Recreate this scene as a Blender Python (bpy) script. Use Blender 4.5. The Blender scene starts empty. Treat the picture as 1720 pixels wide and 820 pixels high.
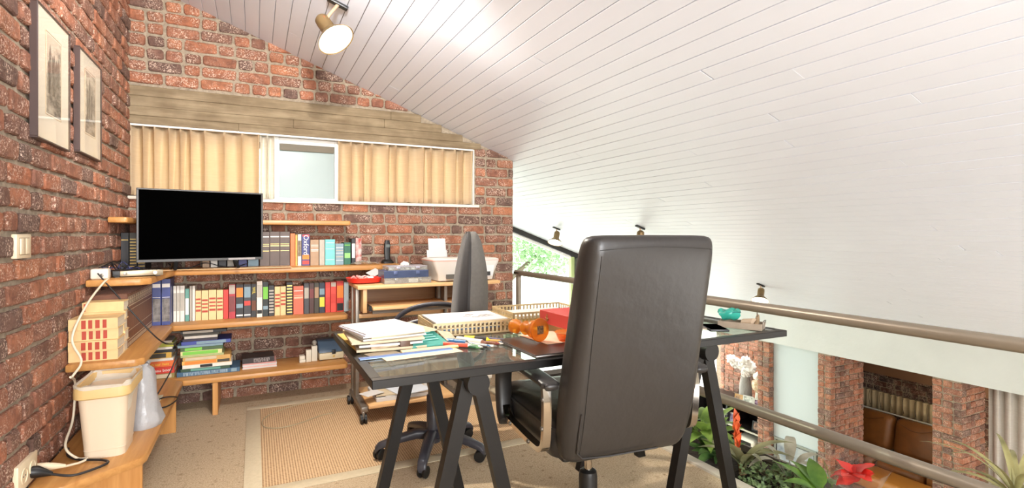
import bpy, bmesh, math, random
from mathutils import Vector, Matrix, Euler
random.seed(11)
R = math.radians
sc = bpy.context.scene
COL = sc.collection

# ------------------------------------------------------------------ camera
cam_data = bpy.data.cameras.new('camera')
cam = bpy.data.objects.new('camera', cam_data); COL.objects.link(cam)
cam.location = (0, 0, 1.12)
cam.rotation_euler = (R(90), 0, R(-26.23))
cam_data.sensor_width = 36; cam_data.lens = 877 / 1720 * 36
cam_data.shift_y = -16 / 1720
cam_data.clip_start = 0.02; cam_data.clip_end = 200
sc.camera = cam

# ------------------------------------------------------------------ world, light, exposure
W = bpy.data.worlds.new('overcast_sky'); sc.world = W; W.use_nodes = True
bgn = W.node_tree.nodes['Background']
bgn.inputs[0].default_value = (1.0, 0.985, 0.96, 1); bgn.inputs[1].default_value = 5.0

def area(name, loc, rot, sx, sy, power, col):
    l = bpy.data.lights.new(name, 'AREA'); l.shape = 'RECTANGLE'; l.size = sx; l.size_y = sy
    l.energy = power; l.color = col
    o = bpy.data.objects.new(name, l); COL.objects.link(o); o.location = loc; o.rotation_euler = rot
    return o
# added fill lamps at unseen windows behind the camera, for living room and study
area('fill_living_room', (4.4, -2.5, -1.2), (R(90), 0, 0), 2.0, 1.6, 40, (1.0, 0.98, 0.95))
area('fill_study', (0.5, -2.45, 1.25), (R(96), 0, R(12)), 1.9, 1.2, 150, (0.94, 0.97, 1.0))

sc.view_settings.view_transform = 'Standard'; sc.view_settings.look = 'None'
sc.view_settings.exposure = 0.5; sc.view_settings.gamma = 1.0
sc.view_settings.use_curve_mapping = False

# ------------------------------------------------------------------ helpers
def lin(r, g, b):
    f = lambda c: (c / 255 / 12.92) if c <= 10 else ((c / 255 + 0.055) / 1.055) ** 2.4
    return (f(r), f(g), f(b), 1)

class NT:
    def __init__(s, m): s.t = m.node_tree; s.n = s.t.nodes; s.l = s.t.links
    def add(s, typ, **kw):
        x = s.n.new(typ)
        for k, v in kw.items():
            if k.startswith('i_'):
                key = k[2:]; x.inputs[int(key) if key.isdigit() else key.replace('_', ' ')].default_value = v
            else: setattr(x, k, v)
        return x
    def link(s, a, b): s.l.new(a, b)

def new_mat(name):
    m = bpy.data.materials.new(name); m.use_nodes = True
    t = NT(m); b = t.n['Principled BSDF']
    return m, t, b

MATS = {}
def M(name, rgb, rough=0.5, metal=0.0, var=0.0, vs=12.0, bump=0.0, bs=60.0, stretch=None, spec=0.5, coat=0.0, rgb2=None, alpha=None, sheen=0.0):
    """principled material with noise mottling (towards rgb2) and fine relief"""
    if name in MATS: return MATS[name]
    m, t, b = new_mat(name)
    c = lin(*rgb)
    b.inputs['Base Color'].default_value = c; b.inputs['Roughness'].default_value = rough
    b.inputs['Metallic'].default_value = metal; b.inputs['Specular IOR Level'].default_value = spec
    b.inputs['Coat Weight'].default_value = coat; b.inputs['Sheen Weight'].default_value = sheen
    if var or bump:
        tc = t.add('ShaderNodeTexCoord'); mp = t.add('ShaderNodeMapping')
        t.link(tc.outputs['Object'], mp.inputs[0])
        if stretch: mp.inputs['Scale'].default_value = stretch
    if var:
        nz = t.add('ShaderNodeTexNoise', i_Scale=vs, i_Detail=5.0); t.link(mp.outputs[0], nz.inputs[0])
        c2 = lin(*rgb2) if rgb2 else (c[0] * (1 - var), c[1] * (1 - var), c[2] * (1 - var), 1)
        rp = t.add('ShaderNodeValToRGB'); e = rp.color_ramp.elements
        e[0].position = 0.35; e[0].color = c2; e[1].position = 0.65; e[1].color = c
        t.link(nz.outputs[0], rp.inputs[0]); t.link(rp.outputs[0], b.inputs['Base Color'])
    if bump:
        n2 = t.add('ShaderNodeTexNoise', i_Scale=bs, i_Detail=4.0); t.link(mp.outputs[0], n2.inputs[0])
        bp = t.add('ShaderNodeBump', i_Strength=bump, i_Distance=0.01); t.link(n2.outputs[0], bp.inputs['Height'])
        t.link(bp.outputs[0], b.inputs['Normal'])
    MATS[name] = m
    return m

def to_obj(name, me, mat=None, parent=None, smooth=None):
    if mat is not None and not me.materials: me.materials.append(mat)
    if smooth is not None:
        me.shade_smooth(); me.set_sharp_from_angle(angle=R(smooth))
    o = bpy.data.objects.new(name, me); COL.objects.link(o)
    if parent is not None: o.parent = parent
    return o
def obj(name, bm, mat, parent=None, smooth=None):
    bmesh.ops.recalc_face_normals(bm, faces=bm.faces[:])
    me = bpy.data.meshes.new(name); bm.to_mesh(me); bm.free()
    return to_obj(name, me, mat, parent, smooth)
def thing(name, label, cat, loc=(0, 0, 0), rz=0.0, group=None):
    o = bpy.data.objects.new(name, None); COL.objects.link(o); o.empty_display_size = 0.05
    o.location = loc; o.rotation_euler = (0, 0, R(rz)); tag(o, label, cat, group); return o
def tag(o, label, cat, group=None):
    o['label'] = label; o['category'] = cat
    if group: o['group'] = group
    return o
def struct(o, label=None):
    o['kind'] = 'structure'
    if label: o['label'] = label
    return o
def part_label(o, l): o['label'] = l; return o

def BM(): return bmesh.new()
def bx(bm, lo, hi, bev=0.0, seg=2, mat=None):
    v = [bm.verts.new((x, y, z)) for z in (lo[2], hi[2]) for y in (lo[1], hi[1]) for x in (lo[0], hi[0])]
    f = [bm.faces.new([v[i] for i in q]) for q in ((0, 2, 3, 1), (4, 5, 7, 6), (0, 1, 5, 4), (2, 6, 7, 3), (0, 4, 6, 2), (1, 3, 7, 5))]
    if bev > 0:
        es = list({e for g in f for e in g.edges})
        r = bmesh.ops.bevel(bm, geom=es, offset=bev, segments=seg, affect='EDGES', profile=0.5)
        v = list({x for g in r['faces'] for x in g.verts} | {x for x in v if x.is_valid})
    if mat is not None: bmesh.ops.transform(bm, matrix=mat, verts=v)
    return bm
def box(name, lo, hi, mat, parent=None, bev=0.0, seg=2, rot=None):
    bm = BM(); bx(bm, lo, hi, bev, seg)
    o = obj(name, bm, mat, parent, 35 if bev else None)
    return o
def ring(c, ax, ay, n, rx, ry=None):
    ry = rx if ry is None else ry
    return [c + ax * (rx * math.cos(2 * math.pi * i / n)) + ay * (ry * math.sin(2 * math.pi * i / n)) for i in range(n)]
def loft(bm, rings, cap=True, closed=True):
    vs = [[bm.verts.new(p) for p in r] for r in rings]
    n = len(vs[0])
    for a, b in zip(vs, vs[1:]):
        for i in range(n if closed else n - 1):
            j = (i + 1) % n
            bm.faces.new((a[i], a[j], b[j], b[i]))
    if cap and closed:
        bm.faces.new(vs[0][::-1]); bm.faces.new(vs[-1])
    return bm
def tube(bm, pts, r, n=8, cap=True, flat=1.0):
    pts = [Vector(p) for p in pts]; rs = r if isinstance(r, (list, tuple)) else [r] * len(pts)
    up = Vector((0, 0, 1)); rings = []; prev = None
    for i, p in enumerate(pts):
        d = (pts[min(i + 1, len(pts) - 1)] - pts[max(i - 1, 0)]).normalized()
        a = prev if prev is not None else (up.cross(d) if abs(d.z) < 0.95 else Vector((1, 0, 0)).cross(d))
        a = (a - d * a.dot(d))
        if a.length < 1e-5: a = Vector((1, 0, 0)).cross(d)
        a.normalize(); b = d.cross(a).normalized(); prev = a
        rings.append(ring(p, a, b, n, rs[i], rs[i] * flat))
    return loft(bm, rings, cap)
def lathe(bm, prof, n=20, c=(0, 0, 0), axis=None, cap=True):
    """profile of (radius, height) turned about local z; axis = matrix to orient"""
    st = len(bm.verts)
    rings = [[Vector((max(r, 1e-4) * math.cos(2 * math.pi * i / n), max(r, 1e-4) * math.sin(2 * math.pi * i / n), z)) for i in range(n)] for r, z in prof]
    T = Matrix.Translation(c) @ (axis if axis is not None else Matrix())
    rings = [[T @ p for p in r] for r in rings]
    return loft(bm, rings, cap)
def prism(bm, poly, z0, z1, bev=0.0, T=None):
    a = [bm.verts.new((x, y, z0)) for x, y in poly]; b = [bm.verts.new((x, y, z1)) for x, y in poly]
    fs = [bm.faces.new(a[::-1]), bm.faces.new(b)]
    n = len(poly)
    for i in range(n): fs.append(bm.faces.new((a[i], a[(i + 1) % n], b[(i + 1) % n], b[i])))
    v = a + b
    if bev:
        es = list({e for g in fs for e in g.edges})
        r = bmesh.ops.bevel(bm, geom=es, offset=bev, segments=2, affect='EDGES', profile=0.5)
        v = list({x for g in r['faces'] for x in g.verts} | {x for x in v if x.is_valid})
    if T is not None: bmesh.ops.transform(bm, matrix=T, verts=v)
    return bm
def rrect(w, h, r, n=4):
    """rounded rectangle outline centred on the origin"""
    out = []
    for cx, cy, a0 in ((w / 2 - r, h / 2 - r, 0), (-w / 2 + r, h / 2 - r, 90), (-w / 2 + r, -h / 2 + r, 180), (w / 2 - r, -h / 2 + r, 270)):
        for k in range(n + 1):
            a = R(a0 + 90 * k / n); out.append((cx + r * math.cos(a), cy + r * math.sin(a)))
    return out
def cyl(bm, a, b, r, n=12, r2=None): return tube(bm, [a, b], [r, r if r2 is None else r2], n)
def bez(pts, n=12):
    """catmull-rom through the points"""
    P = [Vector(p) for p in pts]; P = [P[0] * 2 - P[1]] + P + [P[-1] * 2 - P[-2]]
    out = []
    for i in range(1, len(P) - 2):
        for k in range(n):
            t = k / n
            out.append(0.5 * ((2 * P[i]) + (P[i + 1] - P[i - 1]) * t + (2 * P[i - 1] - 5 * P[i] + 4 * P[i + 1] - P[i + 2]) * t * t + (3 * P[i] - P[i - 1] - 3 * P[i + 1] + P[i + 2]) * t ** 3))
    out.append(P[-2]); return out
def place(o, loc=None, rot=None, scale=None):
    if loc is not None: o.location = loc
    if rot is not None: o.rotation_euler = [R(a) for a in rot]
    if scale is not None: o.scale = scale
    return o
def text_obj(name, s, size, mat, parent, loc, rot, extr=0.0006):
    cu = bpy.data.curves.new('lettering', 'FONT'); cu.body = s; cu.size = size; cu.extrude = extr
    cu.align_x = 'CENTER'; cu.align_y = 'CENTER'
    tmp = bpy.data.objects.new('lettering', cu); COL.objects.link(tmp)
    dg = bpy.context.evaluated_depsgraph_get(); dg.update()
    me = bpy.data.meshes.new_from_object(tmp.evaluated_get(dg)); bpy.data.objects.remove(tmp)
    me.materials.clear()
    o = to_obj(name, me, mat, parent); o.location = loc; o.rotation_euler = [R(a) for a in rot]
    return o

# ------------------------------------------------------------------ materials
def brick_material():
    m, t, b = new_mat('rough_clinker_brick')
    oi = t.add('ShaderNodeObjectInfo'); at = t.add('ShaderNodeAttribute', attribute_name='rnd')
    ad = t.add('ShaderNodeMath', operation='ADD'); t.link(oi.outputs['Random'], ad.inputs[0]); t.link(at.outputs['Fac'], ad.inputs[1])
    fr = t.add('ShaderNodeMath', operation='FRACT'); t.link(ad.outputs[0], fr.inputs[0])
    rp = t.add('ShaderNodeValToRGB'); cr = rp.color_ramp
    cols = [(0.0, (108, 84, 74)), (0.14, (156, 106, 84)), (0.3, (180, 116, 86)), (0.48, (150, 104, 86)), (0.62, (190, 126, 92)), (0.78, (130, 98, 86)), (0.9, (116, 92, 82)), (1.0, (186, 120, 88))]
    cr.elements[0].position = 0; cr.elements[0].color = lin(*cols[0][1]); cr.elements[1].position = 1; cr.elements[1].color = lin(*cols[-1][1])
    for p, c in cols[1:-1]:
        e = cr.elements.new(p); e.color = lin(*c)
    t.link(fr.outputs[0], rp.inputs[0])
    ge = t.add('ShaderNodeNewGeometry')
    n1 = t.add('ShaderNodeTexNoise', i_Scale=26.0, i_Detail=5.0, i_Roughness=0.65); t.link(ge.outputs['Position'], n1.inputs[0])
    r1 = t.add('ShaderNodeValToRGB'); r1.color_ramp.elements[0].position = 0.38; r1.color_ramp.elements[1].position = 0.62
    r1.color_ramp.elements[0].color = (0.6, 0.57, 0.57, 1); r1.color_ramp.elements[1].color = (1.1, 1.05, 1.0, 1)
    t.link(n1.outputs[0], r1.inputs[0])
    mx = t.add('ShaderNodeMixRGB', blend_type='MULTIPLY', i_Fac=0.85); t.link(rp.outputs[0], mx.inputs[1]); t.link(r1.outputs[0], mx.inputs[2])
    # pale sanded specks
    n2 = t.add('ShaderNodeTexNoise', i_Scale=125.0, i_Detail=4.0, i_Roughness=0.72); t.link(ge.outputs['Position'], n2.inputs[0])
    n3 = t.add('ShaderNodeTexNoise', i_Scale=11.0, i_Detail=2.0); t.link(ge.outputs['Position'], n3.inputs[0])
    s2 = t.add('ShaderNodeMapRange', i_1=0.52, i_2=0.62); t.link(n2.outputs[0], s2.inputs[0])
    s3 = t.add('ShaderNodeMapRange', i_1=0.38, i_2=0.6); t.link(n3.outputs[0], s3.inputs[0])
    mu = t.add('ShaderNodeMath', operation='MULTIPLY'); t.link(s2.outputs[0], mu.inputs[0]); t.link(s3.outputs[0], mu.inputs[1])
    mx2 = t.add('ShaderNodeMixRGB'); mx2.inputs[2].default_value = lin(240, 212, 190)
    t.link(mu.outputs[0], mx2.inputs[0]); t.link(mx.outputs[0], mx2.inputs[1]); t.link(mx2.outputs[0], b.inputs['Base Color'])
    b.inputs['Roughness'].default_value = 0.72; b.inputs['Specular IOR Level'].default_value = 0.35
    ad2 = t.add('ShaderNodeMath', operation='ADD'); t.link(n1.outputs[0], ad2.inputs[0]); t.link(n2.outputs[0], ad2.inputs[1])
    bp = t.add('ShaderNodeBump', i_Strength=1.0, i_Distance=0.008); t.link(ad2.outputs[0], bp.inputs['Height']); t.link(bp.outputs[0], b.inputs['Normal'])
    return m
BRICK = brick_material()
def mortar_material():
    m, t, b = new_mat('sandy_mortar')
    ge = t.add('ShaderNodeNewGeometry')
    n = t.add('ShaderNodeTexNoise', i_Scale=40.0, i_Detail=6.0, i_Roughness=0.7); t.link(ge.outputs['Position'], n.inputs[0])
    rp = t.add('ShaderNodeValToRGB'); rp.color_ramp.elements[0].position = 0.3; rp.color_ramp.elements[1].position = 0.7
    rp.color_ramp.elements[0].color = lin(130, 116, 98); rp.color_ramp.elements[1].color = lin(176, 160, 138)
    t.link(n.outputs[0], rp.inputs[0]); t.link(rp.outputs[0], b.inputs['Base Color']); b.inputs['Roughness'].default_value = 0.95
    bp = t.add('ShaderNodeBump', i_Strength=0.7, i_Distance=0.006); t.link(n.outputs[0], bp.inputs['Height']); t.link(bp.outputs[0], b.inputs['Normal'])
    return m
MORTAR = mortar_material()
def wood_material(name, c1, c2, axis, rough=0.38, scale=1.0):
    m, t, b = new_mat(name)
    ge = t.add('ShaderNodeNewGeometry'); mp = t.add('ShaderNodeMapping'); t.link(ge.outputs['Position'], mp.inputs[0])
    s = [38 * scale] * 3; s[axis] = 2.2 * scale; mp.inputs['Scale'].default_value = s
    n = t.add('ShaderNodeTexNoise', i_Scale=1.0, i_Detail=6.0, i_Roughness=0.6, i_Distortion=0.4); t.link(mp.outputs[0], n.inputs[0])
    rp = t.add('ShaderNodeValToRGB'); rp.color_ramp.elements[0].position = 0.3; rp.color_ramp.elements[1].position = 0.68
    rp.color_ramp.elements[0].color = lin(*c2); rp.color_ramp.elements[1].color = lin(*c1)
    t.link(n.outputs[0], rp.inputs[0]); t.link(rp.outputs[0], b.inputs['Base Color']); b.inputs['Roughness'].default_value = rough
    bp = t.add('ShaderNodeBump', i_Strength=0.08, i_Distance=0.002); t.link(n.outputs[0], bp.inputs['Height']); t.link(bp.outputs[0], b.inputs['Normal'])
    return m
OAK_X = wood_material('oak_veneer_along_back_wall', (202, 148, 86), (176, 120, 62), 0)
OAK_Y = wood_material('oak_veneer_along_left_wall', (202, 148, 86), (176, 120, 62), 1)
OAK_Z = wood_material('oak_veneer_upright', (208, 152, 88), (182, 124, 62), 2)
BEECH = wood_material('beech_laminate', (226, 184, 132), (208, 160, 106), 0, 0.42)
BEECH_Z = wood_material('beech_laminate_upright', (222, 178, 126), (204, 156, 102), 2, 0.42)
def carpet_material():
    m, t, b = new_mat('beige_berber_carpet')
    ge = t.add('ShaderNodeNewGeometry')
    n = t.add('ShaderNodeTexNoise', i_Scale=150.0, i_Detail=4.0, i_Roughness=0.75); t.link(ge.outputs['Position'], n.inputs[0])
    n2 = t.add('ShaderNodeTexNoise', i_Scale=34.0, i_Detail=3.0); t.link(ge.outputs['Position'], n2.inputs[0])
    rp = t.add('ShaderNodeValToRGB'); e = rp.color_ramp.elements
    e[0].position = 0.3; e[0].color = lin(150, 122, 92); e[1].position = 0.62; e[1].color = lin(216, 196, 166)
    x = rp.color_ramp.elements.new(0.46); x.color = lin(196, 172, 140)
    t.link(n.outputs[0], rp.inputs[0])
    r2 = t.add('ShaderNodeValToRGB'); r2.color_ramp.elements[0].position = 0.25; r2.color_ramp.elements[1].position = 0.42
    r2.color_ramp.elements[0].color = (0.6, 0.55, 0.5, 1); r2.color_ramp.elements[1].color = (1, 1, 1, 1)
    t.link(n2.outputs[0], r2.inputs[0])
    mx = t.add('ShaderNodeMixRGB', blend_type='MULTIPLY', i_Fac=1.0); t.link(rp.outputs[0], mx.inputs[1]); t.link(r2.outputs[0], mx.inputs[2])
    t.link(mx.outputs[0], b.inputs['Base Color']); b.inputs['Roughness'].default_value = 1.0; b.inputs['Specular IOR Level'].default_value = 0.1
    bp = t.add('ShaderNodeBump', i_Strength=0.8, i_Distance=0.008); t.link(n.outputs[0], bp.inputs['Height']); t.link(bp.outputs[0], b.inputs['Normal'])
    return m
CARPET = carpet_material()
def sisal_material():
    m, t, b = new_mat('woven_sisal')
    ge = t.add('ShaderNodeNewGeometry'); sp = t.add('ShaderNodeSeparateXYZ'); t.link(ge.outputs['Position'], sp.inputs[0])
    w1 = t.add('ShaderNodeMath', operation='MULTIPLY', i_1=520.0); t.link(sp.outputs[0], w1.inputs[0])
    s1 = t.add('ShaderNodeMath', operation='SINE'); t.link(w1.outputs[0], s1.inputs[0])
    w2 = t.add('ShaderNodeMath', operation='MULTIPLY', i_1=380.0); t.link(sp.outputs[1], w2.inputs[0])
    s2 = t.add('ShaderNodeMath', operation='SINE'); t.link(w2.outputs[0], s2.inputs[0])
    n = t.add('ShaderNodeTexNoise', i_Scale=60.0, i_Detail=4.0); t.link(ge.outputs['Position'], n.inputs[0])
    a = t.add('ShaderNodeMath', operation='MULTIPLY_ADD', i_1=0.6); t.link(s2.outputs[0], a.inputs[0]); t.link(s1.outputs[0], a.inputs[2])
    mr = t.add('ShaderNodeMapRange', i_1=-1.5, i_2=1.5); t.link(a.outputs[0], mr.inputs[0])
    av = t.add('ShaderNodeMath', operation='MULTIPLY_ADD', i_1=0.6); t.link(n.outputs[0], av.inputs[0]); t.link(mr.outputs[0], av.inputs[2])
    rp = t.add('ShaderNodeValToRGB'); e = rp.color_ramp.elements
    e[0].position = 0.35; e[0].color = lin(146, 110, 76); e[1].position = 0.95; e[1].color = lin(208, 176, 136)
    t.link(av.outputs[0], rp.inputs[0]); t.link(rp.outputs[0], b.inputs['Base Color']); b.inputs['Roughness'].default_value = 0.95
    bp = t.add('ShaderNodeBump', i_Strength=0.6, i_Distance=0.003); t.link(mr.outputs[0], bp.inputs['Height']); t.link(bp.outputs[0], b.inputs['Normal'])
    return m
SISAL = sisal_material()
def concrete_material():
    m, t, b = new_mat('board_marked_concrete')
    ge = t.add('ShaderNodeNewGeometry'); mp = t.add('ShaderNodeMapping'); t.link(ge.outputs['Position'], mp.inputs[0]); mp.inputs['Scale'].default_value = (3, 20, 34)
    n = t.add('ShaderNodeTexNoise', i_Scale=1.0, i_Detail=7.0, i_Roughness=0.65); t.link(mp.outputs[0], n.inputs[0])
    n2 = t.add('ShaderNodeTexNoise', i_Scale=7.0, i_Detail=5.0); t.link(ge.outputs['Position'], n2.inputs[0])
    a = t.add('ShaderNodeMath', operation='MULTIPLY_ADD', i_1=0.7); t.link(n.outputs[0], a.inputs[0]); 
    m2 = t.add('ShaderNodeMath', operation='MULTIPLY', i_1=0.5); t.link(n2.outputs[0], m2.inputs[0]); t.link(m2.outputs[0], a.inputs[2])
    rp = t.add('ShaderNodeValToRGB'); e = rp.color_ramp.elements
    e[0].position = 0.42; e[0].color = lin(108, 90, 66); e[1].position = 0.78; e[1].color = lin(152, 134, 106)
    x = e.new(0.6); x.color = lin(128, 110, 84)
    t.link(a.outputs[0], rp.inputs[0]); t.link(rp.outputs[0], b.inputs['Base Color']); b.inputs['Roughness'].default_value = 0.85
    bp = t.add('ShaderNodeBump', i_Strength=0.4, i_Distance=0.006); t.link(a.outputs[0], bp.inputs['Height']); t.link(bp.outputs[0], b.inputs['Normal'])
    return m
CONCRETE = concrete_material()
def cloth_material(name, rgb, trans, weave=900.0, tcol=None):
    m, t, b = new_mat(name)
    out = t.n['Material Output']
    ge = t.add('ShaderNodeNewGeometry'); mp = t.add('ShaderNodeMapping'); t.link(ge.outputs['Position'], mp.inputs[0]); mp.inputs['Scale'].default_value = (12, 12, 220)
    n = t.add('ShaderNodeTexNoise', i_Scale=1.0, i_Detail=3.0); t.link(mp.outputs[0], n.inputs[0])
    rp = t.add('ShaderNodeValToRGB'); c = lin(*rgb)
    rp.color_ramp.elements[0].position = 0.3; rp.color_ramp.elements[1].position = 0.7
    rp.color_ramp.elements[0].color = (c[0] * 0.86, c[1] * 0.84, c[2] * 0.8, 1); rp.color_ramp.elements[1].color = c
    t.link(n.outputs[0], rp.inputs[0]); t.link(rp.outputs[0], b.inputs['Base Color']); b.inputs['Roughness'].default_value = 0.95
    tr = t.add('ShaderNodeBsdfTranslucent'); tr.inputs[0].default_value = lin(*(tcol or rgb))
    mx = t.add('ShaderNodeMixShader', i_Fac=trans); t.link(b.outputs[0], mx.inputs[1]); t.link(tr.outputs[0], mx.inputs[2]); t.link(mx.outputs[0], out.inputs[0])
    return m
def clear_material(name, tint, refl=0.06, rough=0.02, opac=0.0, body=(255, 255, 255)):
    """thin clear sheet: see-through with mirror-like glancing reflection"""
    m, t, b = new_mat(name); out = t.n['Material Output']
    tr = t.add('ShaderNodeBsdfTransparent'); tr.inputs[0].default_value = lin(*tint)
    gl = t.add('ShaderNodeBsdfGlossy'); gl.inputs['Roughness'].default_value = rough
    fr = t.add('ShaderNodeFresnel', i_IOR=1.45); ge = t.add('ShaderNodeNewGeometry')
    fb_ = t.add('ShaderNodeMath', operation='SUBTRACT', i_0=1.0); t.link(ge.outputs['Backfacing'], fb_.inputs[1])
    fm = t.add('ShaderNodeMath', operation='MULTIPLY'); t.link(fr.outputs[0], fm.inputs[0]); t.link(fb_.outputs[0], fm.inputs[1])
    mx = t.add('ShaderNodeMixShader'); t.link(fm.outputs[0], mx.inputs[0]); t.link(tr.outputs[0], mx.inputs[1]); t.link(gl.outputs[0], mx.inputs[2])
    last = mx
    if opac:
        b.inputs['Base Color'].default_value = lin(*body); b.inputs['Roughness'].default_value = 0.4
        m2 = t.add('ShaderNodeMixShader', i_Fac=opac); t.link(mx.outputs[0], m2.inputs[1]); t.link(b.outputs[0], m2.inputs[2]); last = m2
    t.link(last.outputs[0], out.inputs[0])
    return m
def emis_material(name, rgb, s):
    m, t, b = new_mat(name); out = t.n['Material Output']
    e = t.add('ShaderNodeEmission'); e.inputs[0].default_value = lin(*rgb); e.inputs[1].default_value = s; t.link(e.outputs[0], out.inputs[0]); return m

PAINT = M('white_ceiling_paint', (230, 234, 245), 0.42, var=0.03, vs=2.0)
GROOVE = M('shadow_groove_board', (150, 140, 130), 0.9)
WHITE = M('white_gloss_paint', (240, 238, 232), 0.4)
PLASTER = M('white_plaster', (236, 234, 226), 0.9, var=0.05, vs=3.0, bump=0.15, bs=30)
SILLM = M('cream_stone_sill', (232, 222, 204), 0.5)
BLACKP = M('black_plastic', (22, 21, 20), 0.42)
DARKMETAL = M('dark_lacquered_metal', (21, 18, 16), 0.45, 0.0, spec=0.35)
CHROME = M('polished_chrome', (190, 182, 172), 0.12, 1.0)
STEEL = M('brushed_grey_steel', (140, 132, 122), 0.4, 0.75, var=0.1, vs=30)
RAILM = M('taupe_lacquered_steel', (136, 124, 108), 0.34, 0.25, var=0.12, vs=4, stretch=(8, 1, 8))
GLASS = clear_material('table_glass_with_sheen', (222, 232, 226), opac=.07, body=(206, 212, 204))  # slight pale body stands in for the ceiling's reflection in the glass
WINGLASS = clear_material('window_glass', (240, 246, 244))
PAPER = M('white_paper', (206, 202, 198), 0.85)
PAPER2 = M('cream_paper', (204, 186, 156), 0.85, var=0.12, vs=20)
PAGES = M('book_pages', (226, 212, 186), 0.9, var=0.12, vs=3, stretch=(60, 1, 1))
PAGESH = M('book_pages_lying', (228, 214, 188), 0.9, var=0.15, vs=3, stretch=(1, 1, 60))
# ------------------------------------------------------------------ the setting
XL, YW, XC, XE = -0.728, 4.08, 2.0165, 1.91       # left wall, back wall, end of the back wall, gallery edge
XF, YB, ZL, YF = 7.0, 7.0, -2.5, -2.6               # far wall of the living room, its gable, its floor, open front
def zc(x): return 2.5075 - 0.3689 * x               # sloping ceiling
SL = math.atan(0.3689)

fl = struct(box('floor', (XL - .2, YF, -0.24), (XE, YW + .2, 0), CARPET), 'beige speckled carpet of the gallery study')
lf = struct(box('floor_living', (XE - 1.5, YF, ZL - .1), (9.2, YB + .2, ZL), M('living_room_carpet', (176, 156, 130), 0.95, var=0.15, vs=8)), 'floor of the living room below the gallery')
gw = struct(box('wall_gallery', (XE - .12, YF, ZL), (XE - .02, YW + .2, -0.24), PLASTER), 'white wall under the gallery edge')

# --- bricks: rounded, uneven blocks; a few meshes of each length shared by all
def brick_mesh(L, Hh, seed):
    rnd = random.Random(seed); bm = BM(); n = 10
    def outline(sx, sz, j):
        pts = []
        c = 0.010
        w, h = L / 2 * sx, Hh / 2 * sz
        base = [(-w + c, -h), (0, -h), (w - c, -h), (w, -h + c), (w, h - c), (w - c, h), (0, h), (-w + c, h), (-w, h - c), (-w, -h + c)]
        return [(x + rnd.uniform(-j, j), z + rnd.uniform(-j, j)) for x, z in base]
    o1 = outline(1, 1, 0.003); o2 = [(x * (1 - 0.011 / L), z * (1 - 0.010 / Hh)) for x, z in o1]
    rings = [[Vector((x, 0.006, z)) for x, z in o1], [Vector((x, -0.007, z)) for x, z in o1], [Vector((x + rnd.uniform(-.001, .001), -0.0125 + rnd.uniform(-.0015, .0015), z)) for x, z in o2]]
    vs = [[bm.verts.new(p) for p in r] for r in rings]
    for a, b in zip(vs, vs[1:]):
        for i in range(n): bm.faces.new((a[i], a[(i + 1) % n], b[(i + 1) % n], b[i]))
    c = bm.verts.new((0, -0.0135, 0))
    for i in range(n): bm.faces.new((vs[2][i], vs[2][(i + 1) % n], c))
    bmesh.ops.recalc_face_normals(bm, faces=bm.faces[:])
    me = bpy.data.meshes.new('brick'); bm.to_mesh(me); bm.free(); me.materials.append(BRICK)
    return me
PITCH = 0.081; HB = 0.067
BMESH = {('s', k): brick_mesh(0.19, HB, k) for k in range(6)}
BMESH.update({('h', k): brick_mesh(0.088, HB, 20 + k) for k in range(5)})
def px_of(p):
    a = R(26.23); S, C = math.sin(a), math.cos(a); r = p[0] * C - p[1] * S; f = p[0] * S + p[1] * C
    if f < 0.1: return (-9999, -9999, 99)
    return (860 + 877 * r / f, 394 - 877 * (p[2] - 1.12) / f, f)
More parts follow.
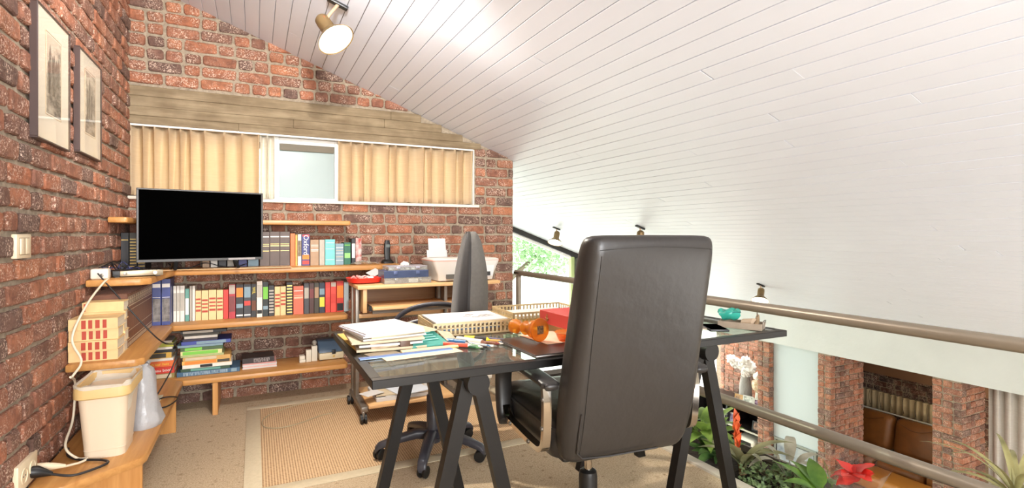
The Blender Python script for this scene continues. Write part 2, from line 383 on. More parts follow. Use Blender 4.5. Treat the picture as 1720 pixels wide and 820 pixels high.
def lay_bricks(parent, origin, rotz, length, z0, z1, blocked, seed, maxparts=300, pitch=PITCH, phase=1.12, hide=None, sfrac=0.58):
    """courses of a wild bond on a wall face; local x runs along the face, local -y points out of it"""
    rnd = random.Random(seed); O = Vector(origin); ex = Vector((math.cos(R(rotz)), math.sin(R(rotz)), 0))
    items = []
    k0 = math.floor((z0 - phase) / pitch)
    k = k0
    while phase + k * pitch < z1 - 0.02:
        zm = phase + (k + 0.5) * pitch
        k += 1
        if zm - HB / 2 < z0 - 0.03: continue
        x = rnd.uniform(-0.1, 0); last = None
        spans = blocked(zm, length)
        for a, b in spans:
            x = a + 0.004
            if rnd.random() < 0.5: first = 0.088
            else: first = None
            while x < b - 0.02:
                L = first if first else (0.19 if rnd.random() < sfrac else 0.088)
                first = None
                L *= rnd.uniform(0.95, 1.05)
                rest = b - 0.004 - x
                if rest < L + 0.05: L = rest
                items.append((x + L / 2, zm, L)); x += L + 0.0145
    def key(it):
        p = O + ex * it[0]; u, v, f = px_of((p.x, p.y, it[1]))
        inside = -20 < u < 1740 and -20 < v < 840
        hid = hide(it[0], it[1]) if hide else False
        return (0 if inside and not hid else 1, f)
    items.sort(key=key)
    vs, fs, rn = [], [], []
    for i, (x, z, L) in enumerate(items):
        kind = 's' if L > 0.14 else 'h'; me = BMESH[(kind, rnd.randrange(6 if kind == 's' else 5))]
        nom = 0.19 if kind == 's' else 0.088
        M4 = Matrix.Translation((x, -rnd.uniform(-0.002, 0.004), z + rnd.uniform(-0.002, 0.002))) @ Euler((rnd.uniform(-.02, .02), rnd.uniform(-.012, .012), rnd.uniform(-.012, .012))).to_matrix().to_4x4() @ Matrix.Diagonal((L / nom, rnd.uniform(.8, 1.25), rnd.uniform(.95, 1.03), 1))
        if i < maxparts:
            o = bpy.data.objects.new('brick', me); COL.objects.link(o); o.parent = parent; o.matrix_basis = M4
        else:
            base = len(vs); vs += [M4 @ v.co for v in me.vertices]; r = rnd.random()
            for p in me.polygons: fs.append([base + q for q in p.vertices]); rn.append(r)
    if vs:
        me = bpy.data.meshes.new('brickwork'); me.from_pydata(vs, [], fs); me.materials.append(BRICK)
        at = me.attributes.new('rnd', 'FLOAT', 'FACE'); at.data.foreach_set('value', rn)
        o = bpy.data.objects.new('brickwork', me); COL.objects.link(o); o.parent = parent; o['kind'] = 'stuff'
    return len(items)

# left wall: local x runs towards the back, face looks to +x
wl = struct(box('wall_left', (0, 0, -0.3), (YW + .2 - 0.6, 0.2, 2.95), MORTAR), 'left brick wall of the study')
wl.location = (XL, 0.6, 0); wl.rotation_euler = (0, 0, R(90))
lay_bricks(wl, (XL, 0.6, 0), 90, YW - 0.6, 0.0, 2.80, lambda z, L: [(0, L - 0.002)], 5,
           hide=lambda x, z: (z < 0.2 and x > 2.0) or (0.57 < z < 0.83 and x > 2.4))
wl2 = struct(box('wall_left_rest', (XL - .2, YF, -0.3), (XL, 0.6, 2.95), MORTAR), 'plain end of the left wall behind the photographer')

bm = BM()
for lo, hi in (((XL - .2, YF - .2, -.3), (-.6, YF, 2.95)), ((1.4, YF - .2, -.3), (XE, YF, 2.3)), ((-.6, YF - .2, -.3), (1.4, YF, .6)), ((-.6, YF - .2, 1.9), (1.4, YF, 2.95)), ((XE, YF - .2, ZL), (3.2, YF, 1.9)), ((5.6, YF - .2, ZL), (XF + .3, YF, .6)), ((3.2, YF - .2, -.3), (5.6, YF, 1.4)), ((3.2, YF - .2, ZL), (5.6, YF, -2.2))): bx(bm, lo, hi)
struct(obj('wall_front', bm, PLASTER), 'plain wall with a window behind the photographer')

# back wall with strip window
WX0, WX1, WZ0, WZ1, BZ1 = XL, 1.655, 1.345, 1.832, 2.076
bm = BM()
for lo, hi in (((XL - .2, YW, -.3), (XC, YW + .25, WZ0)), ((WX1, YW, WZ0), (XC, YW + .25, 1.93)), ((XL - .2, YW, WZ1), (WX1, YW + .25, 2.95))): bx(bm, lo, hi)
wb = struct(obj('wall_back', bm, MORTAR), 'brick back wall of the study with a concrete lintel')
BEAMX = 1.79
def back_spans(z, L):
    x = lambda X: X - XL
    if z > BZ1 + 0.02: return [(0.0, min(L, x((2.5075 - (z - HB)) / 0.3689)))]
    if z > WZ1 + 0.0: return [(x(BEAMX) if z > WZ1 + .012 else x(WX1), min(L, x((2.5075 - (z - HB)) / 0.3689)))]
    if z > WZ0 - 0.02: return [(x(WX1) + .004, L)]
    return [(0.0, L)]
lay_bricks(wb, (XL, YW, 0), 0, XC - XL, 0.0, 2.80, back_spans, 8,
           hide=lambda x, z: (z < 1.4 and z > .93 and x < .75) or (z < .2 and x > .2) or (.58 < z < .76 and x < 1.25))
for o in list(wb.children):                         # the face starts at the corner
    if o.name.startswith('brickwork'): o.location = (XL, YW, 0)
    else: o.location = (o.location.x + XL, o.location.y + YW, o.location.z)
bm = BM(); zz = [WZ1, 1.885, 1.945, 2.012, BZ1]
for i, (a, b_) in enumerate(zip(zz, zz[1:])):
    d = (0.018, 0.022, 0.019, 0.023)[i]
    xr = min(BEAMX, (2.5075 - b_) / .3689 + .02)
    xs = [XL, -.1 + .35 * i, xr] if i != 2 else [XL, .9, xr]
    for j, (p, q) in enumerate(zip(xs, xs[1:])): bx(bm, (p, YW - d - .002 * j, a), (q, YW + .03, b_), 0.003, 1)
part_label(obj('concrete_lintel', bm, CONCRETE, wb, 35), 'board-marked concrete beam over the window')

# strip window of the study
w1 = thing('window_1', 'long low window behind the pleated curtains', 'window'); del w1['category']; struct(w1)
YG = YW + 0.085
box('window_sill', (XL + .005, YW - .045, WZ0), (WX1 + .03, YG, WZ0 + .022), SILLM, w1, .004)
bm = BM()
for lo, hi in (((XL, YG, WZ0), (WX1, YG + .05, WZ0 + .045)), ((XL, YG, WZ1 - .047), (WX1, YG + .05, WZ1)), ((XL, YG, WZ0), (XL + .045, YG + .05, WZ1)), ((WX1 - .045, YG, WZ0), (WX1, YG + .05, WZ1)),
               ((.10, YG - .01, WZ0), (.16, YG + .05, WZ1)), ((.545, YG - .01, WZ0), (.605, YG + .05, WZ1)), ((1.1, YG, WZ0), (1.15, YG + .05, WZ1))): bx(bm, lo, hi, .004, 1)
obj('window_frame', bm, WHITE, w1)
frost = clear_material('frosted_window_glass', (236, 244, 240), opac=0.25, body=(240, 246, 244))
FROSTD = clear_material('dimmed_frosted_glass', (120, 132, 128), opac=.35, body=(214, 224, 220), rough=.3)  # frosted glass copy, tint darkened to dim the bright sky in one pane
for a, b_ in ((XL + .045, .10), (.16, .545), (.605, 1.1), (1.15, WX1 - .045)):
    box('pane', (a, YG + .02, WZ0 + .045), (b_, YG + .026, WZ1 - .047), FROSTD if a == .16 else frost, w1)
    box('light_blocking_blind', (a + .004, YG - .004, WZ1 - .096), (b_ - .004, YG + .012, WZ1 - .047), M('grey_blind', (120, 112, 98), .9), w1, .005)  # real at the bare pane; behind the curtains added to block light
box('window_reveal', (WX1 - .008, YW, WZ0 + .02), (WX1, YG, WZ1), PLASTER, w1)
box('curtain_rail', (XL + .01, YW - .012, WZ1 - .012), (WX1 - .01, YW + .012, WZ1 + .004), WHITE, w1, .003)

# sloping boarded ceiling: every board a part, boards run front to back
slab = BM()
x0, x1 = XL - .2, XF + .3
v = [slab.verts.new(p) for p in ((x0, YF, zc(x0) + .012), (x1, YF, zc(x1) + .012), (x1, YB + .2, zc(x1) + .012), (x0, YB + .2, zc(x0) + .012),
                                 (x0, YF, zc(x0) + .3), (x1, YF, zc(x1) + .3), (x1, YB + .2, zc(x1) + .3), (x0, YB + .2, zc(x0) + .3))]
for q in ((0, 3, 2, 1), (4, 5, 6, 7), (0, 1, 5, 4), (1, 2, 6, 5), (2, 3, 7, 6), (3, 0, 4, 7)): slab.faces.new([v[i] for i in q])
ce = struct(obj('ceiling', slab, GROOVE), 'white boarded ceiling sloping down over the living room')
PX = 0.0835; gap = 0.0034
wp = PX / math.cos(SL)
def plank_mesh(L):
    bm = BM(); bx(bm, (0, 0, 0), (wp - gap, L, 0.012), 0.0014, 1)
    bmesh.ops.recalc_face_normals(bm, faces=bm.faces[:])
    me = bpy.data.meshes.new('ceiling_board'); bm.to_mesh(me); bm.free(); me.materials.append(PAINT); return me
rp_ = random.Random(3); cache = {}
nP = int((XF - XL) / PX) + 1
for i in range(nP):
    xa = XL + 0.004 + i * PX
    yend = YW if xa < XC - .05 else YB
    cuts = sorted([YF, yend + .0] + [YF + 0.6 + rp_.random() * 4.2, YF + 4.8 + rp_.random() * 2.6])
    if rp_.random() < .35 or cuts[2] > yend - .3: cuts.pop(2)
    for a, b_ in zip(cuts, cuts[1:]):
        L = round(b_ - a - 0.003, 2)
        if L < .05: continue
        me = cache.setdefault(L, None) or plank_mesh(L); cache[L] = me
        o = bpy.data.objects.new('ceiling_board', me); COL.objects.link(o); o.parent = ce
        o.location = (xa, a + .0015, zc(xa) + rp_.uniform(-.0006, .0006)); o.rotation_euler = (0, SL, 0)

# --- gable window of the living room
w2 = thing('window_2', 'tall gable window of the living room with trees outside', 'window'); del w2['category']; struct(w2)
FR = M('dark_green_window_frame', (70, 74, 58), .5); FRL = M('pale_green_window_frame', (176, 190, 128), .5)
def sloped_bar(bm, xa, xb, top, h, y0, y1):
    vv = [bm.verts.new(p) for y in (y0, y1) for p in ((xa, y, zc(xa) + top), (xb, y, zc(xb) + top), (xb, y, zc(xb) + top - h), (xa, y, zc(xa) + top - h))]
    for q in ((0, 1, 2, 3), (7, 6, 5, 4), (0, 4, 5, 1), (1, 5, 6, 2), (2, 6, 7, 3), (3, 7, 4, 0)): bm.faces.new([vv[i] for i in q])
bm = BM(); sloped_bar(bm, 2.1, XF, -.0, .075, YB - .05, YB + .05); obj('top_rail', bm, M('black_frame', (34, 32, 30), .45), w2)
bm = BM(); sloped_bar(bm, 2.1, XF, -.09, .03, YB - .03, YB + .03); obj('glazing_bead', bm, WHITE, w2)
mull = [2.1, 3.3, 4.47, 5.7, 6.94]
for i, x in enumerate(mull):
    box('mullion', (x, YB - .04, ZL), (x + .06, YB + .04, zc(x + .06) - .07), FRL if i == 2 else FR, w2, .004)
    if i == 2: box('mullion', (x + .06, YB - .05, ZL), (x + .12, YB + .03, zc(x + .12) - .07), FR, w2, .004)
for a, b_ in zip(mull, mull[1:]):
    bm = BM(); 
    vv = [bm.verts.new(p) for y in (YB, YB + .01) for p in ((a + .06, y, ZL + .08), (b_, y, ZL + .08), (b_, y, zc(b_) - .1), (a + .06, y, zc(a) - .1))]
    for q in ((0, 1, 2, 3), (7, 6, 5, 4), (0, 4, 5, 1), (1, 5, 6, 2), (2, 6, 7, 3), (3, 7, 4, 0)): bm.faces.new([vv[i] for i in q])
    obj('pane', bm, WINGLASS, w2)
box('bottom_rail', (2.1, YB - .05, ZL), (XF, YB + .05, ZL + .08), FR, w2)
struct(box('wall_gable_side', (XC, YW + .25, ZL), (2.1, YB + .2, 1.95), PLASTER), 'white wall beside the gable window')

# --- far wall of the living room: beam, brick pillars, panel, niches
bmw = BM(); v0 = zc(XF)
vv = [bmw.verts.new(p) for y in (YF, YB + .1) for p in ((XF, y, -.515), (XF + .3, y, -.515), (XF + .3, y, zc(XF + .3) + .05), (XF, y, zc(XF) + .05))]
for q in ((0, 1, 2, 3), (7, 6, 5, 4), (0, 4, 5, 1), (1, 5, 6, 2), (2, 6, 7, 3), (3, 7, 4, 0)): bmw.faces.new([vv[i] for i in q])
struct(obj('wall_right_beam', bmw, M('painted_rough_beam', (206, 207, 202), .85, var=.06, vs=2, bump=.3, bs=14)), 'white plastered beam under the low end of the ceiling')
def pillar(name, y0, y1, x1, label, seed):
    o = struct(box(name, (XF + .012, y0 + .012, ZL), (x1, y1 - .002, -.50), MORTAR), label)
    n0 = len(o.children)
    # the face towards the gallery: its x axis runs from far to near
    h = bpy.data.objects.new('t', None)
    before = set(bpy.data.objects)
    lay_bricks(o, (XF + .012, y1, 0), -90, y1 - y0, ZL, -.56, lambda z, L: [(0, L)], seed, 160, pitch=.075, sfrac=.5)
    for c in set(bpy.data.objects) - before:
        c.matrix_basis = Matrix.Translation((XF + .012, y1, 0)) @ Matrix.Rotation(R(-90), 4, 'Z') @ c.matrix_basis
    before = set(bpy.data.objects)
    lay_bricks(o, (XF, y0 + .012, 0), 0, x1 - XF, ZL, -.56, lambda z, L: [(0, L)], seed + 1, 200, pitch=.075)
    for c in set(bpy.data.objects) - before:
        c.matrix_basis = Matrix.Translation((XF, y0 + .012, 0)) @ c.matrix_basis
    bpy.data.objects.remove(h)
    return o
pillar('wall_pillar', 5.38, 5.59, 7.4, 'slim brick pillar right of the photo niche', 40)
pillar('wall_pillar', 4.432, 4.623, 7.74, 'brick pillar between the white panel and the sofa niche', 50)
pillar('wall_pillar', 2.972, 3.26, 7.52, 'brick pillar between the sofa niche and the curtain', 60)
struct(box('wall_panel', (XF + .10, 4.623, ZL), (XF + .2, 5.38, -.50), M('pale_blue_white_panel', (196, 205, 205), .6)), 'smooth pale panel between two brick pillars')
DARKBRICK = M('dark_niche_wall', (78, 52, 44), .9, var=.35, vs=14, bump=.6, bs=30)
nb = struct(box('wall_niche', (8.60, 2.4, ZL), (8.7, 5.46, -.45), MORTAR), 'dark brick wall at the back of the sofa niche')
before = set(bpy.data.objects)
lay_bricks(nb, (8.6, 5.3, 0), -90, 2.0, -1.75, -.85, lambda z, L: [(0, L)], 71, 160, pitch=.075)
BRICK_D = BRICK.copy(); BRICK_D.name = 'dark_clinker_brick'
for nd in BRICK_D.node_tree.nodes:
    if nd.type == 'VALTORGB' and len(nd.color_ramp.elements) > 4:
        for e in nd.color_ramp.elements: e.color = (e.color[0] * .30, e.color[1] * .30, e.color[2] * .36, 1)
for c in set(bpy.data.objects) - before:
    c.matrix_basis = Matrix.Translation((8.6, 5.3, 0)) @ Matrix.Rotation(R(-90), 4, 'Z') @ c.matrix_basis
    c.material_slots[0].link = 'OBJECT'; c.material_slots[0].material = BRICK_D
struct(box('ceiling_niche', (7.3, 2.4, -.52), (8.7, 5.46, -.45), PLASTER), 'ceiling of the sofa niche')
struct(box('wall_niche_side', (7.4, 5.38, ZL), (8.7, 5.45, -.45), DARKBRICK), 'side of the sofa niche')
struct(box('trim_1', (8.5, 2.6, -1.0), (8.58, 5.3, -.80), M('brown_pelmet', (128, 92, 66), .6)), 'brown board above the niche window')
pn = struct(box('wall_photo_niche', (7.78, 5.46, ZL), (7.9, 7.1, -.45), MORTAR), 'brick wall behind the photo shelf')
before = set(bpy.data.objects)
lay_bricks(pn, (7.78, 7.0, 0), -90, 1.5, -2.0, -.5, lambda z, L: [(0, L)], 81, 220, pitch=.075)
for c in set(bpy.data.objects) - before: c.matrix_basis = Matrix.Translation((7.78, 7.0, 0)) @ Matrix.Rotation(R(-90), 4, 'Z') @ c.matrix_basis
struct(box('wall_living_right', (7.75, YF, ZL), (7.85, 2.972, -.45), M('warm_white_wall', (240, 226, 196), .9)), 'cream wall behind the living room curtain')

# --- gallery railing and kerb
XR = 2.05
rl = thing('railing', 'taupe tubular steel railing along the open gallery edge', 'railing', (XR, YW, 0))
bm = BM(); tube(bm, bez([(0, -.045, -.05), (0, -.045, .30), (0, -.045, .70), (0, -.052, .765), (0, -.09, .787), (0, -.25, .788), (0, -3.0, .789), (0, -6.4, .79)], 8), .0235, 14); obj('handrail', bm, RAILM, rl, 60)
bm = BM(); tube(bm, [(0, -.045, .318), (0, -6.4, .318)], .0245, 14); obj('lower_rail', bm, RAILM, rl, 60)
bm = BM(); tube(bm, [(0, -5.0, -.05), (0, -5.0, .787)], .0235, 14); obj('post', bm, RAILM, rl, 60)
struct(box('trim_2', (XE, YF, -.30), (XE + .055, YW, .012), M('kerb_board', (206, 196, 178), .6, var=.1, vs=10), None, .004), 'pale kerb board between carpet and planter')
# ------------------------------------------------------------------ corner shelves
def shelf(name, label, left_poly, back_box, z, th, panels=()):
    t = thing(name, label, 'shelf', (XL, YW, z - th), 0, 'oak corner shelves')
    D = Matrix.Translation((-XL, -YW, 0))
    if left_poly:
        bm = BM(); prism(bm, left_poly, 0, th, .009); bmesh.ops.transform(bm, matrix=D, verts=bm.verts[:]); obj('side_board', bm, OAK_Y, t, 35)
    if back_box:
        bm = BM(); prism(bm, back_box, 0, th, .009); bmesh.ops.transform(bm, matrix=D, verts=bm.verts[:]); obj('back_board', bm, OAK_X, t, 35)
    for lo, hi in panels:
        box('support_panel', (lo[0] - XL, lo[1] - YW, lo[2] - z + th), (hi[0] - XL, hi[1] - YW, hi[2] - z + th), OAK_Z, t, .002, 1)
    return t
g = .014                                            # clear of the uneven bricks
L0, B0 = XL + g, YW - g
XS1, YS = -.388, 3.70
shelf('corner_shelf', 'lowest oak corner shelf on upright panels, holding the white bin and lying books',
      [(L0, 2.30), (-.60, 2.34), (-.400, 2.50), (XS1, 2.545), (XS1, YS - .001), (L0, B0)], [(XS1 + .001, YS), (.56, YS), (.575, YS + .02), (.575, B0), (L0 + .002, B0)], .237, .034,
      [((-.70, 3.485, 0), (-.40, 3.51, .203)), ((-.235, 3.715, 0), (-.205, 4.05, .203)), ((-.70, 2.53, 0), (-.405, 2.555, .203))])
XS2 = -.44
shelf('corner_shelf', 'middle oak corner shelf carrying the long row of books',
      [(L0, 2.785), (-.47, 2.79), (XS2, 2.82), (XS2, YS - .001), (L0, B0)], [(XS2 + .001, YS), (.56, YS), (.575, YS + .02), (.575, B0), (L0 + .002, B0)], .572, .034)
XS3 = -.46
shelf('corner_shelf', 'upper oak corner shelf under the television',
      [(L0, 3.08), (-.50, 3.09), (XS3, 3.13), (XS3, YS - .15), (-.43, YS - .001), (L0, B0)], [(-.429, YS), (.80, YS), (.84, YS + .03), (.96, YS + .12), (.96, B0), (L0 + .002, B0)], .905, .034)
shelf('corner_shelf', 'topmost narrow oak corner shelf partly behind the television',
      [(L0, 3.49), (-.632, 3.49), (-.622, 3.50), (-.622, 3.80), (L0, B0)], [(-.621, 3.81), (.60, 3.81), (.61, 3.82), (.61, B0), (L0 + .002, B0)], 1.216, .032)
Z1, Z2, Z3 = .2372, .5722, .9052

# ------------------------------------------------------------------ books
def cm(name, rgb, rough=.5): return M(name, rgb, rough, var=.10, vs=30)
GOLD = M('gilt_lettering', (206, 172, 96), .35, .4)
REDLAB = M('dark_red_spine_label', (176, 62, 40), .55)
INKW = M('white_print', (236, 230, 220), .6); INKK = M('black_print', (30, 26, 24), .6); INKY = M('yellow_print', (232, 206, 70), .6)
INKG = M('green_print', (120, 190, 70), .6); INKO = M('orange_print', (226, 130, 50), .6)
def book(label, loc, w, d, h, cover, bands=(), text=None, flat=False, rz=0, group=None, name='book', lean=0, soft=False):
    """upright: thickness w on x, depth d on y with the spine at -y, height h. flat: spine length h lies on x, thickness w on z"""
    t = thing(name, label, 'book', loc, rz, group)
    c = .0022 if not soft else .0012
    i = .004 if not soft else .0012
    if not flat:
        bm = BM(); bx(bm, (0, 0, 0), (w, .003, h), .0008, 1); bx(bm, (0, .003, 0), (c, d, h)); bx(bm, (w - c, .003, 0), (w, d, h)); obj('cover', bm, cover, t)
        box('pages', (c, .003, i), (w - c, d - i, h - i), PAGES, t)
        for z0, z1, m in bands: box('spine_label', (w * .06, -.0012, z0 * h), (w * .94, .001, z1 * h), m, t)
        if text: text_obj('lettering', text[0], text[1], text[2], t, (w / 2, -.0016, h * text[3]), (90, 90, 0))
    else:
        bm = BM(); bx(bm, (0, 0, 0), (h, .003, w), .0008, 1); bx(bm, (0, .003, 0), (h, d, c)); bx(bm, (0, .003, w - c), (h, d, w)); obj('cover', bm, cover, t)
        box('pages', (i, .003, c), (h - i, d - i, w - c), PAGESH, t)
        for z0, z1, m in bands: box('spine_label', (z0 * h, -.0012, w * .12), (z1 * h, .001, w * .88), m, t)
        if text: text_obj('lettering', text[0], text[1], text[2], t, (h * text[3], -.0016, w / 2), (90, 0, 0))
    return t
CREAM = cm('cream_linen_cover', (232, 196, 138)); BROWNL = M('brown_leather_cover', (112, 66, 40), .5, var=.25, vs=25)
crb = [(.30, .37, REDLAB), (.44, .49, REDLAB), (.56, .61, REDLAB), (.68, .74, REDLAB)]
YSP = 3.86
def row(z, y, items, shelfname):
    for it in items:
        x0, x1, h, d, cov, lab = it[:6]; kw = it[6] if len(it) > 6 else {}
        book(lab, (x0 + .0008, y + kw.pop('dy', 0), z), x1 - x0 - .0016, d, h, cov, **kw)
DB = cm('dark_brown_cloth', (88, 70, 60)); OR = cm('orange_cover', (230, 112, 52)); NAVY = cm('navy_cover', (52, 56, 116)); TAN = cm('tan_cover', (168, 134, 100))
GRB = cm('grey_beige_cover', (178, 168, 152)); TURQ = cm('turquoise_cover', (110, 196, 188)); GRBL = cm('grey_blue_cover', (126, 150, 160)); GRN = cm('dark_green_cover', (26, 96, 70))
BLK = cm('black_cover', (40, 38, 38)); RED = cm('red_cover', (206, 56, 42)); REDL = cm('light_red_cover', (222, 72, 56)); WHT = cm('white_cover', (228, 220, 206)); TEAL = cm('teal_cover', (96, 150, 136))
MAR = cm('maroon_cover', (120, 50, 48)); OLV = cm('olive_black_cover', (64, 58, 44)); LB = cm('pale_blue_cover', (176, 188, 190)); SAL = cm('salmon_cover', (226, 104, 76)); YEL = cm('yellow_cover', (212, 166, 70))
BLUE = M('blue_illustrated_cover', (52, 62, 120), .4); PHOT = M('grey_photo_band', (130, 122, 116), .5, var=.55, vs=45)
def gold(h=(.62, .64)): return [(.58, .60, GOLD), (.64, .65, GOLD), (.44, .46, GOLD), (.84, .87, INKW)]
gv = 'dark brown volumes right of the television'
row(Z3, 3.86, [
    (.029, .090, .232, .17, DB, 'left one of three dark brown gilt lined volumes right of the television', dict(bands=gold(), group=gv)),
    (.090, .152, .234, .17, DB, 'middle one of three dark brown gilt lined volumes right of the television', dict(bands=gold(), group=gv)),
    (.152, .215, .234, .17, DB, 'right one of three dark brown gilt lined volumes right of the television', dict(bands=gold(), group=gv)),
    (.217, .248, .222, .16, OR, 'orange hardback beside the dark brown volumes on the upper shelf', {}),
    (.249, .263, .214, .16, YEL, 'thin yellow paperback next to the orange hardback', dict(soft=True)),
    (.264, .288, .216, .16, WHT, 'cream paperback left of the blue dictionary', dict(soft=True, bands=[(.3, .8, M('blurred_print', (150, 132, 110), .8, var=.5, vs=90))])),
    (.290, .342, .216, .16, NAVY, 'thick blue dictionary with white title lettering on its spine', dict(text=('Oxford', .046, INKW, .66), bands=[(.93, .99, RED), (.04, .16, RED), (.2, .34, INKO)])),
    (.345, .401, .178, .15, TAN, 'tan hardback with pale title lines right of the blue dictionary', dict(bands=[(.78, .8, INKW), (.72, .735, INKW), (.6, .62, INKW), (.55, .57, INKW)])),
    (.404, .440, .178, .15, GRB, 'plain grey beige hardback beside the turquoise one', {}),
    (.442, .509, .180, .15, TURQ, 'thick turquoise hardback on the upper shelf', dict(bands=[(.86, .875, INKW), (.74, .75, GRB), (.62, .635, INKW), (.2, .215, INKW)])),
    (.511, .568, .150, .14, GRBL, 'grey blue hardback with pale stripes beside the green book', dict(bands=[(.8, .82, INKW), (.66, .69, PAPER2), (.54, .56, INKW), (.36, .39, PAPER2), (.2, .22, INKW)])),
    (.570, .616, .158, .14, GRN, 'dark green book with a light green label', dict(bands=[(.30, .52, M('light_green_label', (140, 206, 110), .5)), (.86, .9, INKG)])),
    (.622, .648, .186, .14, BLK, 'thin black book with a white strip at the end of the upper row', dict(bands=[(.25, .8, INKW)])),
    (.650, .692, .188, .14, M('red_white_pattern', (206, 196, 188), .6, var=.5, vs=26, rgb2=(170, 60, 44)), 'red and white patterned book ending the upper row', {}),
], 'upper')
# books hidden behind the television, only their feet show under it
for k, (x0, x1, c, l) in enumerate(((-.30, -.26, TAN, 'tan'), (-.255, -.215, WHT, 'cream'), (-.21, -.165, BLK, 'black'), (-.16, -.10, GRB, 'grey'), (-.095, -.045, NAVY, 'navy blue'), (-.04, .025, GRBL, 'pale grey blue'))):
    book(l + ' book whose foot shows under the television', (x0, 3.88, Z3), x1 - x0 - .002, .15, .20, c)
for k, (x0, x1, c) in enumerate(((-.712, -.672, BLK), (-.670, -.632, OLV), (-.630, -.59, BLK))):
    book(('black', 'olive black', 'black ribbed')[k] + ' tall book standing left of the television', (x0, 3.80, Z3), x1 - x0 - .002, .2, .225, c, bands=[(.1 + .08 * j, .12 + .08 * j, GOLD) for j in range(10)] if k else [(.8, .82, GOLD)])
cg = 'cream books with four dark red labels standing on the middle shelf'; cl = 'cream book with four dark red labels standing in the middle row'
bg = 'blue illustrated volumes in the shelf corner'
wg = 'thin white paperbacks right of the blue volumes'
